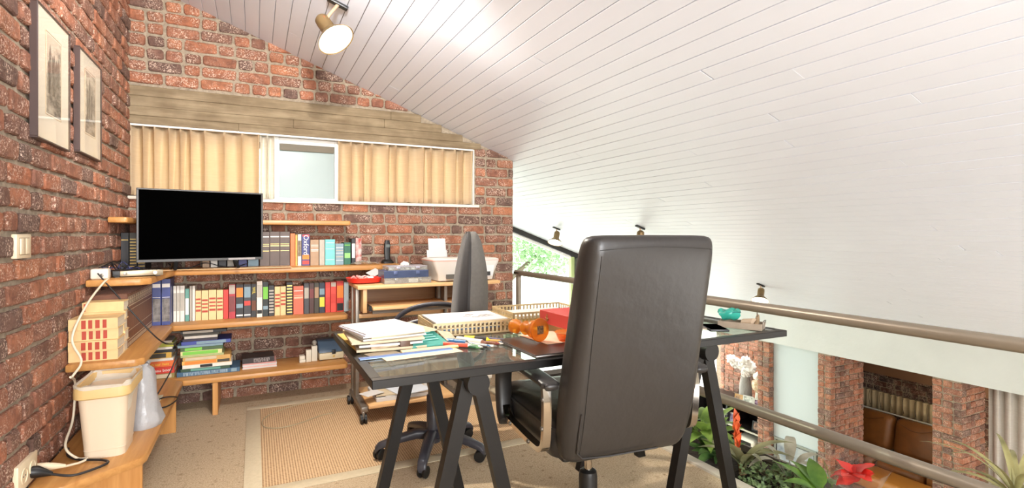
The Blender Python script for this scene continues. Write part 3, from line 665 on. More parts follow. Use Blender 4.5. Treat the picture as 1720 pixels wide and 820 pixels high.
row(Z2, 3.86, [
    (-.553, -.507, .278, .18, BLUE, 'left one of two tall blue picture spined volumes in the shelf corner', dict(bands=[(.08, .58, PHOT), (.60, .61, INKW), (.82, .90, INKW)], group=bg, dy=-.10)),
    (-.505, -.459, .278, .18, BLUE, 'right one of two tall blue picture spined volumes in the shelf corner', dict(bands=[(.08, .58, PHOT), (.60, .61, INKW), (.82, .90, INKW)], group=bg, dy=-.10)),
    (-.457, -.440, .226, .15, WHT, 'left one of three thin white paperbacks right of the blue volumes', dict(soft=True, group=wg, bands=[(.3, .8, GRB)])),
    (-.439, -.422, .226, .15, WHT, 'middle one of three thin white paperbacks right of the blue volumes', dict(soft=True, group=wg, bands=[(.3, .8, GRB)])),
    (-.421, -.396, .226, .15, WHT, 'right one of three thin white paperbacks right of the blue volumes', dict(soft=True, group=wg, bands=[(.3, .8, GRB)])),
    (-.394, -.372, .206, .15, TEAL, 'thin teal paperback among white ones on the middle shelf', dict(soft=True, bands=[(.2, .7, INKW)])),
    (-.370, -.356, .222, .15, GRB, 'thin grey booklet right of the teal paperback', dict(soft=True)),
    (-.355, -.339, .222, .15, WHT, 'thin white booklet left of the cream books with red labels', dict(soft=True)),
    (-.338, -.306, .190, .14, CREAM, 'first from the left of four cream red labelled books left of the red book', dict(bands=crb, group=cg)),
    (-.305, -.266, .190, .14, CREAM, 'second from the left of four cream red labelled books left of the red book', dict(bands=[(a - .04, b - .04, m) for a, b, m in crb], group=cg)),
    (-.265, -.222, .192, .14, CREAM, 'third from the left of four cream red labelled books left of the red book', dict(bands=crb, group=cg)),
    (-.221, -.184, .190, .14, CREAM, 'fourth from the left of four cream red labelled books left of the red book', dict(bands=crb, group=cg)),
    (-.183, -.154, .190, .14, RED, 'plain red book right of four cream books', {}),
    (-.152, -.113, .222, .15, cm('crimson_cover', (176, 46, 56)), 'crimson paperback with a pale head beside the plain red book', dict(bands=[(.72, .98, GRB), (.2, .65, MAR)], soft=True)),
    (-.111, -.067, .220, .15, BLK, 'black paperback with orange lettering and a blue emblem', dict(bands=[(.62, .9, INKO), (.3, .42, GRBL), (.06, .1, INKW)], soft=True)),
    (-.065, -.022, .220, .15, cm('charcoal_cover', (56, 56, 60)), 'charcoal paperback with grey title and red emblem', dict(bands=[(.6, .92, GRBL), (.36, .5, RED), (.06, .1, INKW)], soft=True)),
    (-.021, .009, .220, .15, BLK, 'black paperback with a yellow three letter title', dict(text=('WIL', .026, INKY, .80), bands=[(.2, .5, M('brown_print', (110, 70, 50), .7))], soft=True)),
    (.011, .046, .238, .16, WHT, 'tall white paperback standing out of the middle row', dict(soft=True, dy=-.02, bands=[(.55, .9, GRB), (.1, .2, INKK)])),
    (.048, .082, .232, .16, cm('black_green_cover', (34, 40, 36)), 'black book with a green title right of the tall white paperback', dict(bands=[(.5, .85, INKG), (.2, .3, GRBL)])),
    (.084, .118, .206, .15, BLK, 'black book with dense silver lines between the green titled book and two cream books', dict(bands=[(.1 + .1 * j, .15 + .1 * j, GRB) for j in range(8)])),
    (.120, .155, .196, .14, CREAM, 'left one of two cream red labelled books between black books', dict(bands=crb, group='two cream books between black books')),
    (.156, .190, .196, .14, CREAM, 'right one of two cream red labelled books between black books', dict(bands=[(a + .05, b + .05, m) for a, b, m in crb], group='two cream books between black books')),
    (.193, .232, .222, .15, BLK, 'black ornamented book left of the thick salmon one', dict(bands=[(.06 + .09 * j, .10 + .09 * j, GOLD) for j in range(10)])),
    (.236, .301, .194, .14, SAL, 'thick salmon red hardback in the middle row', dict(bands=[(.82, .84, INKW), (.66, .68, PAPER2), (.56, .62, PAPER2)])),
    (.304, .337, .212, .15, cm('graphite_cover', (70, 68, 70)), 'graphite paperback right of the salmon hardback', dict(soft=True, bands=[(.5, .85, GRB)])),
    (.338, .370, .212, .15, cm('dark_red_brown_cover', (74, 44, 38)), 'dark red brown paperback in the middle row', dict(soft=True, bands=[(.5, .8, MAR)])),
    (.371, .402, .212, .15, OLV, 'olive black paperback in the middle row', dict(soft=True, bands=[(.5, .85, TAN)])),
    (.403, .441, .212, .15, cm('navy_black_cover', (36, 44, 60)), 'navy black paperback with yellow green lettering', dict(soft=True, bands=[(.2, .52, INKY), (.6, .8, GRBL)])),
    (.443, .477, .214, .15, RED, 'red paperback, left one of the three red ones at the end of the row', dict(soft=True, bands=[(.5, .8, REDL)])),
    (.479, .517, .214, .15, REDL, 'lighter red paperback with a grey head, middle one of three red ones', dict(soft=True, bands=[(.84, .98, GRB), (.3, .6, RED)])),
    (.519, .567, .218, .15, RED, 'red book with a black figure at the foot of its spine', dict(soft=True, bands=[(.04, .28, INKK), (.45, .85, INKO)])),
    (.569, .602, .210, .15, LB, 'pale blue grey book at the end of the middle row', {}),
], 'middle')
# brown encyclopaedia along the left wall: spines look to +x
enc = 'brown leather encyclopaedia along the left wall'
n = 13; y = 3.08
SILV = M('silver_tooling', (176, 156, 130), .4, .3)
for k in range(n):
    w = .051
    t = book(('nearest', 'second', 'third', 'fourth', 'fifth', 'sixth', 'seventh', 'eighth', 'ninth', 'tenth', 'eleventh', 'twelfth', 'farthest')[k] + ' brown leather encyclopaedia volume counted from the near end of the row', (-.55, y + .0004, Z2), w - .0008, .165, .258, BROWNL,
             bands=[(.02, .09, SILV), (.12, .14, SILV), (.76, .78, SILV), (.80, .95, M('dark_tooled_band', (70, 56, 48), .5, var=.6, vs=120, rgb2=(190, 170, 140))), (.3, .31, SILV), (.68, .69, SILV)], rz=90, group=enc, name='encyclopaedia_volume')
    t.location.y = y; y += w
# lying cream books at the end of the middle shelf
z = Z2
cl4 = ['lowest', 'second lowest', 'second highest', 'topmost']
for k in range(4):
    w = (.044, .043, .047, .048)[k]
    book(cl4[k] + ' of the four lying cream books with red labels at the shelf end', (-.712, 2.822 + (.004, 0, .008, .002)[k], z), w, .145 + .006 * k, .172, CREAM, bands=[(.26, .35, REDLAB), (.40, .48, REDLAB), (.54, .63, REDLAB), (.69, .77, REDLAB)], flat=True, rz=(1, -1, 2, 0)[k])
    z += w + .0005
z2 = Z2 + .0
for k in range(5):
    w = (.05, .05, .05, .040, .046)[k]
    book(('bottom book of the rear cream stack', 'second book of the rear cream stack', 'third book of the rear cream stack', 'second highest book of the rear cream stack, slightly askew', 'topmost cream book of the rear stack with a red edge mark')[k],
         (-.700 + .004 * (k % 2), 2.975, z2), w, .095, .155, CREAM, flat=True, rz=(0, 0, 1, 3, -2)[k], bands=[(.04, .08, REDLAB)] if k == 4 else ())
    z2 += w + .0005

# lying books on the lowest shelf
def stack(x, y, z, items, base):
    for k, (w, L, d, c, lab, kw) in enumerate(items):
        book(lab, (x + kw.pop('dx', 0), y + kw.pop('dy', 0), z), w, d, L, c, flat=True, **kw); z += w + .0006
stack(-.60, 3.81, Z1, [
    (.030, .145, .19, cm('striped_olive', (150, 130, 70)), 'olive striped book at the bottom of the corner stack', dict(dx=.01, bands=[(.1, .9, PAPER2)])),
    (.040, .155, .19, RED, 'bright red cookbook in the corner stack with white title', dict(text=('het sau book', .024, INKW, .52))),
    (.036, .155, .19, OR, 'orange cookbook above the bright red one in the corner stack', dict(text=('un uur huis', .022, INKY, .5))),
    (.016, .150, .18, WHT, 'thin white book in the middle of the corner stack', {}),
    (.034, .14, .18, YEL, 'mustard yellow book in the corner stack', dict(bands=[(.2, .8, OLV)])),
    (.018, .15, .18, BLK, 'thin black book near the top of the corner stack', dict(dx=.01)),
    (.014, .14, .18, WHT, 'white booklet near the top of the corner stack', dict(dx=.005)),
    (.024, .14, .18, cm('lime_cover', (170, 168, 60)), 'lime green book near the top of the corner stack', dict(dx=.01)),
    (.014, .13, .17, GRB, 'grey booklet on top of the corner stack', dict(dx=.012)),
], 'corner')
stack(-.432, 3.80, Z1, [
    (.028, .345, .21, cm('petrol_blue_cover', (58, 92, 118)), 'wide petrol blue book at the bottom of the tall lying stack', dict(bands=[(.1, .8, M('small_white_print', (150, 168, 178), .6, var=.7, vs=9, stretch=(25, 1, 4), rgb2=(58, 92, 118))), (.86, .95, GRBL)])),
    (.018, .27, .2, cm('forest_green_cover', (44, 74, 52)), 'forest green book second from below in the tall lying stack', dict(dx=.02, bands=[(.2, .8, TEAL)])),
    (.022, .27, .2, WHT, 'white book low in the tall lying stack', dict(dx=.03, bands=[(.35, .6, INKK)])),
    (.024, .265, .2, cm('golden_cover', (226, 176, 92)), 'golden book in the tall lying stack with patterned end', dict(dx=.028, bands=[(.72, .98, OLV), (.05, .7, INKO)])),
    (.022, .26, .2, cm('tan_gold_cover', (206, 158, 88)), 'tan gold book in the tall lying stack', dict(dx=.032, bands=[(.05, .7, PAPER2)])),
    (.012, .235, .2, cm('pale_green_cover', (172, 178, 120)), 'thin pale green book in the tall lying stack', dict(dx=.02)),
    (.026, .225, .2, cm('pale_yellow_cover', (222, 214, 150)), 'pale yellow book in the tall lying stack', dict(dx=.02, bands=[(.05, .9, INKG)])),
    (.022, .23, .2, cm('moss_green_cover', (70, 96, 56)), 'moss green book in the tall lying stack', dict(dx=.02, bands=[(.1, .5, INKG)])),
    (.014, .25, .2, GRBL, 'thin grey blue book in the tall lying stack', dict(dx=0.0)),
    (.022, .27, .2, cm('royal_blue_cover', (64, 76, 150)), 'royal blue book high in the tall lying stack', dict(dx=.024, bands=[(.3, .9, GRBL)])),
    (.016, .19, .19, cm('violet_black_cover', (54, 44, 56)), 'violet black book high in the tall lying stack', dict(dx=.03)),
    (.016, .18, .19, WHT, 'white book under the dark top books of the tall lying stack', dict(dx=.04)),
    (.014, .20, .19, OLV, 'thin olive black book high in the tall lying stack', dict(dx=.03)),
    (.018, .25, .19, BLK, 'black book on top of the tall lying stack', dict(dx=.02, bands=[(.05, .7, GRB)])),
], 'tall')
stack(-.072, 3.83, Z1, [
    (.008, .205, .19, PAPER, 'lowest magazine of the small pile right of the tall stack', dict(soft=True)),
    (.008, .20, .19, cm('pink_cover', (222, 180, 170)), 'pinkish magazine second in the small pile', dict(soft=True, dx=.003)),
    (.010, .205, .19, PAPER, 'white magazine third in the small pile', dict(soft=True, rz=1)),
    (.008, .20, .185, cm('rose_cover', (208, 150, 142)), 'rose magazine fourth in the small pile', dict(soft=True, rz=-1)),
    (.034, .19, .17, cm('black_brown_album', (44, 34, 32)), 'black album on top of the small magazine pile', dict(rz=2, bands=[(.35, .85, M('silver_album_print', (150, 140, 136), .6, var=.8, vs=9, stretch=(14, 1, 8), rgb2=(44, 34, 32)))])),
], 'mag')
# ------------------------------------------------------------------ curtains
CURT = cloth_material('cream_lined_curtain', (232, 212, 180), 0.5, tcol=(238, 214, 176))
CURTW = cloth_material('white_lining', (246, 240, 228), 0.5)
def curtain(name, label, x0, x1, folds, seed, mat, z0=WZ0 + .03, z1=WZ1 - .004, y=YW + .032, amp=.022, drop=0.0):
    rnd = random.Random(seed); bm = BM(); nx, nz = folds * 10, 10
    ph = [rnd.uniform(.6, 1.4) for _ in range(folds + 1)]; sh = [rnd.uniform(-.25, .25) for _ in range(folds + 1)]
    acc = [0]
    for q in ph[:folds]: acc.append(acc[-1] + q)
    tot = acc[-1]; vs = []
    for j in range(nz + 1):
        tz = j / nz; row_ = []
        for i in range(nx + 1):
            f = i // 10 if i < nx else folds - 1; u = (i - f * 10) / 10
            xx = x0 + (x1 - x0) * (acc[f] + u * ph[f]) / tot
            k = max(0, math.sin(math.pi * 2 * u - .6)) ** 2 if True else 0
            spread = (1 - tz) ** .7
            yy = y - amp * (1 - abs(2 * abs(u - .5)) ** 2.2 if spread > 2 else (math.cos(2 * math.pi * u) * (.55 + .45 * (1 - spread)) + .25 * spread * math.cos(4 * math.pi * u + sh[f] * 6)))
            pinch = math.exp(-((u if u < .5 else u - 1) / .05) ** 2)
            yy -= .024 * pinch * (.35 + .65 * tz)
            row_.append(bm.verts.new((xx + sh[f] * .03 * (1 - tz) * math.sin(math.pi * u), yy, z0 + (z1 - z0) * tz)))
        vs.append(row_)
    for a, b in zip(vs, vs[1:]):
        for i in range(nx): bm.faces.new((a[i], a[i + 1], b[i + 1], b[i]))
    t = thing(name, label, 'curtain', ((x0 + x1) / 2, y, z0))
    bmesh.ops.translate(bm, verts=bm.verts[:], vec=(-(x0 + x1) / 2, -y, -z0))
    hem = BM()
    cl_ = obj('cloth', bm, mat, t, 80)
    md = cl_.modifiers.new('thickness', 'SOLIDIFY'); md.thickness = .0015
    # hem band along the foot
    hv = []
    me = cl_.data
    for i in range(nx + 1):
        a = me.vertices[i].co; b = me.vertices[nx + 1 + i].co
        hv.append((hem.verts.new((a.x, a.y - .0022, a.z)), hem.verts.new((a.x + (b.x - a.x) * .9, a.y + (b.y - a.y) * .9 - .0022, a.z + (b.z - a.z) * .9))))
    for p, q in zip(hv, hv[1:]): hem.faces.new((p[0], q[0], q[1], p[1]))
    obj('hem', hem, mat, t, 80)
    return t
curtain('curtain', 'cream pleated curtain hanging left of the bare window pane', XL + .012, .03, 9, 4, CURT)
curtain('curtain', 'white gathered curtain edge just left of the bare window pane', .034, .128, 2, 6, CURTW, amp=.016)
curtain('curtain', 'cream pleated curtain hanging right of the bare window pane', .56, WX1 - .02, 12, 9, CURT)

# ------------------------------------------------------------------ pictures, switch, socket on the left wall
def etching_material(seed):
    m, t, b = new_mat('etching_print'); tc = t.add('ShaderNodeTexCoord'); mp = t.add('ShaderNodeMapping'); t.link(tc.outputs['Object'], mp.inputs[0])
    mp.inputs['Scale'].default_value = (5, 34, 11); mp.inputs['Location'].default_value = (seed, seed * 2, 0)
    n = t.add('ShaderNodeTexNoise', i_Scale=1.0, i_Detail=8.0, i_Roughness=.75); t.link(mp.outputs[0], n.inputs[0])
    sp = t.add('ShaderNodeSeparateXYZ'); t.link(tc.outputs['Object'], sp.inputs[0])
    g_ = t.add('ShaderNodeMapRange', i_1=-.16, i_2=.16, i_3=-.10, i_4=.14); t.link(sp.outputs[2], g_.inputs[0])
    a = t.add('ShaderNodeMath', operation='ADD'); t.link(n.outputs[0], a.inputs[0]); t.link(g_.outputs[0], a.inputs[1])
    rp = t.add('ShaderNodeValToRGB'); e = rp.color_ramp.elements; e[0].position = .36; e[0].color = lin(96, 88, 82); e[1].position = .62; e[1].color = lin(222, 206, 188)
    t.link(a.outputs[0], rp.inputs[0]); t.link(rp.outputs[0], b.inputs['Base Color']); b.inputs['Roughness'].default_value = .8
    return m
FRAMEM = M('dark_brown_picture_frame', (74, 58, 54), .4); MATB = M('ivory_mount_board', (238, 226, 210), .85)
PGLASS = clear_material('picture_glass', (250, 250, 248))
INKD = M('etching_ink', (84, 76, 70), .9); INKM = M('etching_ink_grey', (150, 138, 126), .9, var=.4, vs=60, stretch=(1, 3, 1))
def picture(label, y0, y1, z0, z1, seed, towers):
    t = thing('framed_picture', label, 'picture', (XL + .012, (y0 + y1) / 2, (z0 + z1) / 2), 90, 'framed etchings on the brick wall')
    w, h = (y1 - y0) / 2, (z1 - z0) / 2; f = .007; d = .024
    bm = BM()
    for lo, hi in (((-w, -d, -h), (w, 0, -h + f)), ((-w, -d, h - f), (w, 0, h)), ((-w, -d, -h + f), (-w + f, 0, h - f)), ((w - f, -d, -h + f), (w, 0, h - f))): bx(bm, lo, hi, .0015, 1)
    obj('frame', bm, FRAMEM, t)
    box('mount', (-w + f, -d + .006, -h + f), (w - f, -.004, h - f), MATB, t)
    pw, ph, pz = w * .42, h * .60, h * .06
    p = box('print', (-pw, -d + .0045, -ph), (pw, -d + .006, ph), etching_material(seed), t); p.location.z = pz
    rnd = random.Random(seed)
    bm = BM()
    for cx, tw, top in towers:                      # church towers and roofs of the engraved town
        y_ = -d + .0044
        bx(bm, (cx * pw - tw, y_ - .0004, -ph * .5), (cx * pw + tw, y_, ph * top * .7))
        v = [bm.verts.new(q) for q in ((cx * pw - tw, y_ - .0004, ph * top * .7), (cx * pw + tw, y_ - .0004, ph * top * .7), (cx * pw, y_ - .0004, ph * top))]; bm.faces.new(v)
    o = obj('engraved_town', bm, INKM, p)
    bm = BM()
    for s in (-1, 1): bx(bm, (s * (pw + .008) - .0006, -d + .005, -ph - .008), (s * (pw + .008) + .0006, -d + .006, ph + .008))
    for s in (-1, 1): bx(bm, (-pw - .008, -d + .005, s * (ph + .008) - .0006), (pw + .008, -d + .006, s * (ph + .008) + .0006))
    o = obj('ruled_line', bm, M('gilt_ruled_line', (196, 160, 116), .6), t); o.location.z = pz
    box('glass', (-w + f, -d + .001, -h + f), (w - f, -d + .0022, h - f), PGLASS, t)
picture('larger framed etching of church towers nearer the camera', 2.41, 2.78, 1.465, 1.958, 1, [(-.75, .010, .35), (-.55, .012, .78), (-.2, .010, .55), (.0, .009, .62), (.3, .012, .5), (.65, .014, .6)])
picture('second framed etching nearer the room corner', 2.91, 3.28, 1.485, 1.955, 3, [(-.6, .010, .5), (-.2, .012, .85), (.25, .010, .4)])
CREAMP = M('cream_plastic', (228, 210, 178), .4); CREAMD = M('cream_plastic_shadow', (150, 130, 104), .6)
t = thing('light_switch', 'cream double light switch on the left brick wall', 'switch', (XL + .012, 2.33, 1.08), 90)
box('plate', (-.062, -.012, -.041), (.062, .004, .041), CREAMP, t, .003)
for s in (-.022, .022):
    box('rocker', (s - .019, -.017, -.027), (s + .019, -.011, .027), CREAMP, t, .002); box('rocker_gap', (s - .021, -.0128, -.029), (s + .021, -.0118, .029), CREAMD, t)
t = thing('wall_socket', 'cream double wall socket above the lowest shelf', 'socket', (XL + .012, 2.365, .297), 90)
box('plate', (-.085, -.012, -.047), (.085, .004, .047), CREAMP, t, .003)
for s in (-.036, .036):
    bm = BM(); lathe(bm, [(.027, -.002), (.027, .0025), (.023, .0025), (.022, .0006), (.001, .0006)], 20, (s, -.012, 0), Matrix.Rotation(R(90), 4, 'X')); obj('socket_well', bm, CREAMP, t, 40)
    bm = BM()
    for q in (-.009, .009): cyl(bm, (s + q, -.0135, 0), (s + q, -.0120, 0), .0025, 8)
    obj('contact_hole', bm, BLACKP, t)

# plugs and cords
WCORD = M('white_cord', (232, 218, 190), .5); KCORD = M('black_cord', (34, 32, 32), .5); GCORD = M('brown_cord', (92, 82, 72), .6)
t = thing('electric_lead', 'black power plug and cord lying at the shelf end by the socket', 'cord', (-.63, 2.40, .24))
bm = BM(); tube(bm, [(-.085, -.005, .045), (-.062, 0, .04), (-.045, .004, .032), (-.02, .006, .022)], [.020, .021, .015, .007], 12); obj('plug', bm, BLACKP, t, 50)
bm = BM(); tube(bm, bez([(-.02, .006, .02), (.04, .00, .007), (.10, .04, .006), (.125, .08, .006), (.10, .115, .006), (.02, .16, .006), (-.03, .22, .008), (-.05, .30, .01)], 8), .0048, 8); obj('cord', bm, KCORD, t, 60)
t = thing('extension_cord', 'white extension cord rising from the socket to the adapter box', 'cord', (-.66, 2.45, .24))
bm = BM(); tube(bm, [(-.045, -.01, .04), (-.02, 0, .035), (.0, .01, .03), (.03, .02, .022)], [.016, .016, .012, .006], 12); obj('plug', bm, CREAMP, t, 50)
bm = BM(); tube(bm, bez([(.03, .02, .02), (.06, .07, .008), (.075, .105, .008), (.04, .12, .01), (-.006, .16, .05), (-.012, .28, .12), (-.01, .30, .26), (0.0, .20, .31)], 9) , .0046, 8); obj('cord', bm, WCORD, t, 60)
bm = BM(); tube(bm, bez([(.005, .20, .31), (.02, .26, .36), (-.02, .30, .45), (.0, .42, .57), (.02, .60, .65), (.03, .66, .665)], 10), .0046, 8); obj('upper_cord', bm, WCORD, t, 60)
t = thing('adapter_box', 'white adapter plug box at the end of the upper shelf', 'adapter', (-.668, 3.14, Z3))
box('body', (-.035, -.03, 0), (.035, .03, .05), M('white_plastic', (232, 222, 204), .4), t, .008, 3)
bm = BM(); lathe(bm, [(.008, 0), (.008, .002), (.005, .003)], 12, (.012, -.030, .02), Matrix.Rotation(R(90), 4, 'X')); obj('button', bm, STEEL, t, 40)
t = thing('hanging_cord', 'dark cord sagging from the adapter box down to the lowest shelf', 'cord', (-.64, 3.11, Z3 + .03))
bm = BM(); tube(bm, bez([(-.03, -.012, 0.0), (.0, -.022, -.04), (.10, -.06, -.17), (.195, -.06, -.30), (.238, .0, -.36), (.262, .16, -.40), (.262, .22, -.46), (.235, .20, -.55), (.19, .10, -.640), (.16, .12, -.69), (.20, .24, -.693), (.27, .20, -.693), (.24, .06, -.692), (.17, .03, -.691)], 9), .0035, 8); obj('cord', bm, KCORD, t, 60)
t = thing('cable_tangle', 'tangle of dark cables behind the set top box', 'cable', (-.60, 3.32, Z3))
rnd = random.Random(9)
for k in range(7):
    pts = [(-.075 + rnd.uniform(-.02, .03), -.10 + rnd.uniform(0, .03), .05)]
    for j in range(6): pts.append((-.08 + .03 * j + rnd.uniform(-.02, .02), rnd.uniform(-.02, .06), .02 + rnd.uniform(0, .065) * (1 - j / 8)))
    bm = BM(); tube(bm, bez(pts, 6), .0028, 6); obj('cable', bm, KCORD if k % 3 else M('blue_cord', (54, 58, 96), .5), t, 60)
t = thing('set_top_box', 'flat silver and black set top box on the upper shelf', 'set top box', (-.535, 3.215, Z3), 14)
box('body', (-.10, .0, .004), (.11, .11, .034), BLACKP, t, .003); box('front_panel', (-.07, -.006, .005), (.11, .002, .033), M('champagne_metal', (156, 142, 118), .35, .6), t, .002)
for k, xx in enumerate((-.05, .075)):
    bm = BM(); lathe(bm, [(.009, 0), (.009, .003), (.005, .004), (.001, .004)], 16, (xx, -.006, .019), Matrix.Rotation(R(90), 4, 'X')); obj('knob', bm, INKW if k else STEEL, t, 40)
for xx in (-.08, .09):
    box('foot', (xx - .01, .01, 0), (xx + .01, .03, .005), BLACKP, t)

# ------------------------------------------------------------------ television
ang = math.degrees(math.atan2(.141, .648))
t = thing('television', 'flat screen television with black screen standing on the upper shelf', 'television', (-.60, 3.585, Z3), ang)
TW = .663; zb, zt = .050, .475
box('back_shell', (.04, .02, zb + .03), (TW - .04, .055, zt - .06), BLACKP, t, .012)
bm = BM(); f = .011
for lo, hi in (((0, 0, zb), (TW, .022, zb + .016)), ((0, 0, zt - .009), (TW, .022, zt)), ((0, 0, zb + .016), (f, .022, zt - .009)), ((TW - f, 0, zb + .016), (TW, .022, zt - .009))): bx(bm, lo, hi, .0015, 1)
obj('bezel', bm, M('dark_grey_bezel', (62, 60, 58), .45), t)
box('screen', (f, .003, zb + .016), (TW - f, .02, zt - .009), M('black_screen', (2, 2, 2), .6, spec=0.0), t)
box('label_strip', (TW * .70, -.0008, zb + .002), (TW * .93, .001, zb + .014), M('silver_strip', (150, 142, 138), .4), t)
for xx, s in ((.19, -1), (.50, 1)):
    bm = BM(); 
    tube(bm, [(xx, .012, zb + .004), (xx + .01 * s, -.055, .006)], [.012, .010], 6, flat=.55); tube(bm, [(xx, .012, zb + .004), (xx + .02 * s, .075, .007)], [.012, .010], 6, flat=.55)
    obj('stand_foot', bm, BLACKP, t, 40)
tag(box('wooden_board', (-.50, 3.68, Z3 + .0005), (.215, 3.845, Z3 + .0007 + .004), BEECH), 'thin pale wooden board lying under the television', 'board')
for o in bpy.data.objects:
    if o.name == 'television': o.location.z = Z3 + .005
t = thing('power_cable', 'black cable curling under the television', 'cable', (-.3, 3.72, Z3 + .005))
bm = BM(); tube(bm, bez([(-.18, .12, .03), (-.13, .06, .004), (-.06, .05, .004), (.02, .10, .03), (.12, .09, .004), (.2, .10, .004), (.26, .13, .02)], 8), .003, 6); obj('cord', bm, KCORD, t, 60)
for o in bpy.data.objects:
    if o.name.startswith('clear_dish'): pass
t = thing('crumpled_plastic_sleeve', 'crumpled clear plastic sleeve at the right end of the upper shelf', 'plastic sleeve', (.68, 3.80, Z3))
CLEARP = clear_material('clear_plastic', (236, 234, 228), opac=.18, body=(236, 228, 214), rough=.15)
rnd = random.Random(2); bm = BM(); gx, gy = 12, 6
vv = [[bm.verts.new((-.07 + .2 * i / gx, -.02 + .09 * j / gy, .003 + rnd.uniform(0, .022) * (0.3 + math.sin(math.pi * i / gx)))) for i in range(gx + 1)] for j in range(gy + 1)]
for j in range(gy):
    for i in range(gx): bm.faces.new((vv[j][i], vv[j][i + 1], vv[j + 1][i + 1], vv[j + 1][i]))
o = obj('sheet', bm, CLEARP, t); o.modifiers.new('thickness', 'SOLIDIFY').thickness = .0008

# ------------------------------------------------------------------ bin, bag, small boxes on the lowest shelf
BINM = M('white_bin_plastic', (226, 206, 178), .45)
t = thing('waste_bin', 'white plastic waste bin with cream rim and bag liner on the lowest shelf', 'bin', (-.535, 2.655, Z1))
def rr(w, h, r, z, cx=0, cy=0): return [Vector((cx + x, cy + y, z)) for x, y in rrect(w, h, r)]
bm = BM(); loft(bm, [rr(.134, .185, .03, 0), rr(.138, .19, .03, .035), rr(.138, .19, .03, .0355), rr(.160, .275, .032, .255, 0, .01)]); obj('body', bm, BINM, t, 30)
bm = BM(); loft(bm, [rr(.139, .191, .03, .030), rr(.141, .193, .03, .033), rr(.139, .193, .03, .036)]); obj('base_seam', bm, BINM, t, 30)
bm = BM(); loft(bm, [rr(.176, .292, .036, .245, 0, .01), rr(.186, .302, .04, .250, 0, .01), rr(.186, .302, .04, .285, 0, .01), rr(.176, .292, .036, .296, 0, .01), rr(.160, .276, .03, .292, 0, .01), rr(.156, .270, .03, .262, 0, .01)], cap=False); obj('rim', bm, M('cream_rim', (216, 182, 122), .5), t, 40)
rnd = random.Random(4); bm = BM(); rings = []
for z_, k in ((.287, 1.0), (.302, 1.005), (.299, .93), (.26, .86), (.17, .8)):
    rings.append([p + Vector((rnd.uniform(-.003, .003), rnd.uniform(-.003, .003), rnd.uniform(-.006, .007))) for p in rr(.186 * k, .302 * k, .04 * k, z_, 0, .01)])
loft(bm, rings, cap=False); bm.faces.new([bm.verts[i] for i in []]) if False else None
obj('bag_liner', bm, cloth_material('thin_white_bag', (246, 240, 226), .4), t, 60)
t = thing('plastic_bag', 'slumped grey white plastic bag behind the waste bin', 'bag', (-.455, 2.925, Z1))
rnd = random.Random(8); bm = BM(); rings = []
for z_, w, d, cx in ((0.0, .13, .16, .0), (.03, .145, .175, .004), (.07, .125, .15, -.004), (.14, .105, .13, -.008), (.22, .095, .12, -.008), (.26, .08, .10, -.01), (.275, .055, .07, -.015), (.286, .06, .06, -.01)):
    n = 28; rings.append([Vector((cx + w / 2 * math.cos(2 * math.pi * i / n) * (1 + .07 * math.sin(5 * i + z_ * 30)) + rnd.uniform(-.002, .002), d / 2 * math.sin(2 * math.pi * i / n) * (1 + .06 * math.sin(7 * i + z_ * 24)) + rnd.uniform(-.002, .002), z_ + rnd.uniform(-.003, .003) * (z_ > 0))) for i in range(n)])
loft(bm, rings); obj('bag', bm, M('grey_white_plastic_film', (176, 174, 174), .32, var=.12, vs=18, bump=.5, bs=26), t, 50)
bm = BM(); tube(bm, [(-.012, 0, .27), (-.03, .0, .292), (-.005, .01, .30), (.015, 0, .285)], [.012, .016, .014, .006], 8, flat=.5); obj('knot', bm, M('grey_white_plastic_film', ()), t, 50)
tag(box('paper_slip', (-.56, 3.32, Z1), (-.45, 3.42, Z1 + .002), M('greenish_paper', (214, 214, 190), .8)), 'pale slip of paper under the cord loop on the lowest shelf', 'paper')
WB = M('white_small_box', (214, 204, 184), .6)
yb_ = 3.86
tag(box('small_box', (.275, yb_, Z1), (.315, yb_ + .06, Z1 + .020), WB, None, .003), 'lowest flat white box left of the two upright white boxes', 'box')
tag(box('small_box', (.276, yb_ + .004, Z1 + .0205), (.312, yb_ + .06, Z1 + .045), WB, None, .003), 'white box lying on the flat white box', 'box')
tag(box('small_box', (.318, yb_, Z1), (.352, yb_ + .04, Z1 + .083), WB, None, .003), 'shorter upright white box in the middle of the group', 'box')
tag(box('small_box', (.355, yb_ + .01, Z1), (.392, yb_ + .05, Z1 + .105), WB, None, .003), 'taller upright white box under the grey ball', 'box')
t = thing('grey_ball', 'small mottled grey ball on the taller white box', 'ball', (.374, yb_ + .03, Z1 + .105))
bm = BM(); lathe(bm, [(.016 * math.sin(R(a)) + .0001, .019 - .019 * math.cos(R(a))) for a in range(0, 181, 20)], 14); obj('shell', bm, M('mottled_grey', (170, 162, 150), .7, var=.5, vs=90), t, 60)
bm = BM(); lathe(bm, [(.0165, .017), (.017, .019), (.0165, .021)], 14); obj('seam', bm, STEEL, t, 60)
t = thing('cash_box', 'blue grey lidded box with a cream front drawer on the lowest shelf', 'box', (.478, 3.87, Z1), 3)
box('body', (-.075, -.01, 0.004), (.09, .14, .05), M('cream_box', (206, 190, 156), .5), t, .006); 
bm = BM(); prism(bm, [(-.005, .052), (.14, .052), (.14, .135), (.075, .132), (.03, .09)], -.075, .09, .004, Matrix(((0, 0, 1, 0), (1, 0, 0, 0), (0, 1, 0, 0), (0, 0, 0, 1)))); obj('lid', bm, M('blue_grey_lid', (70, 88, 106), .35), t, 35)
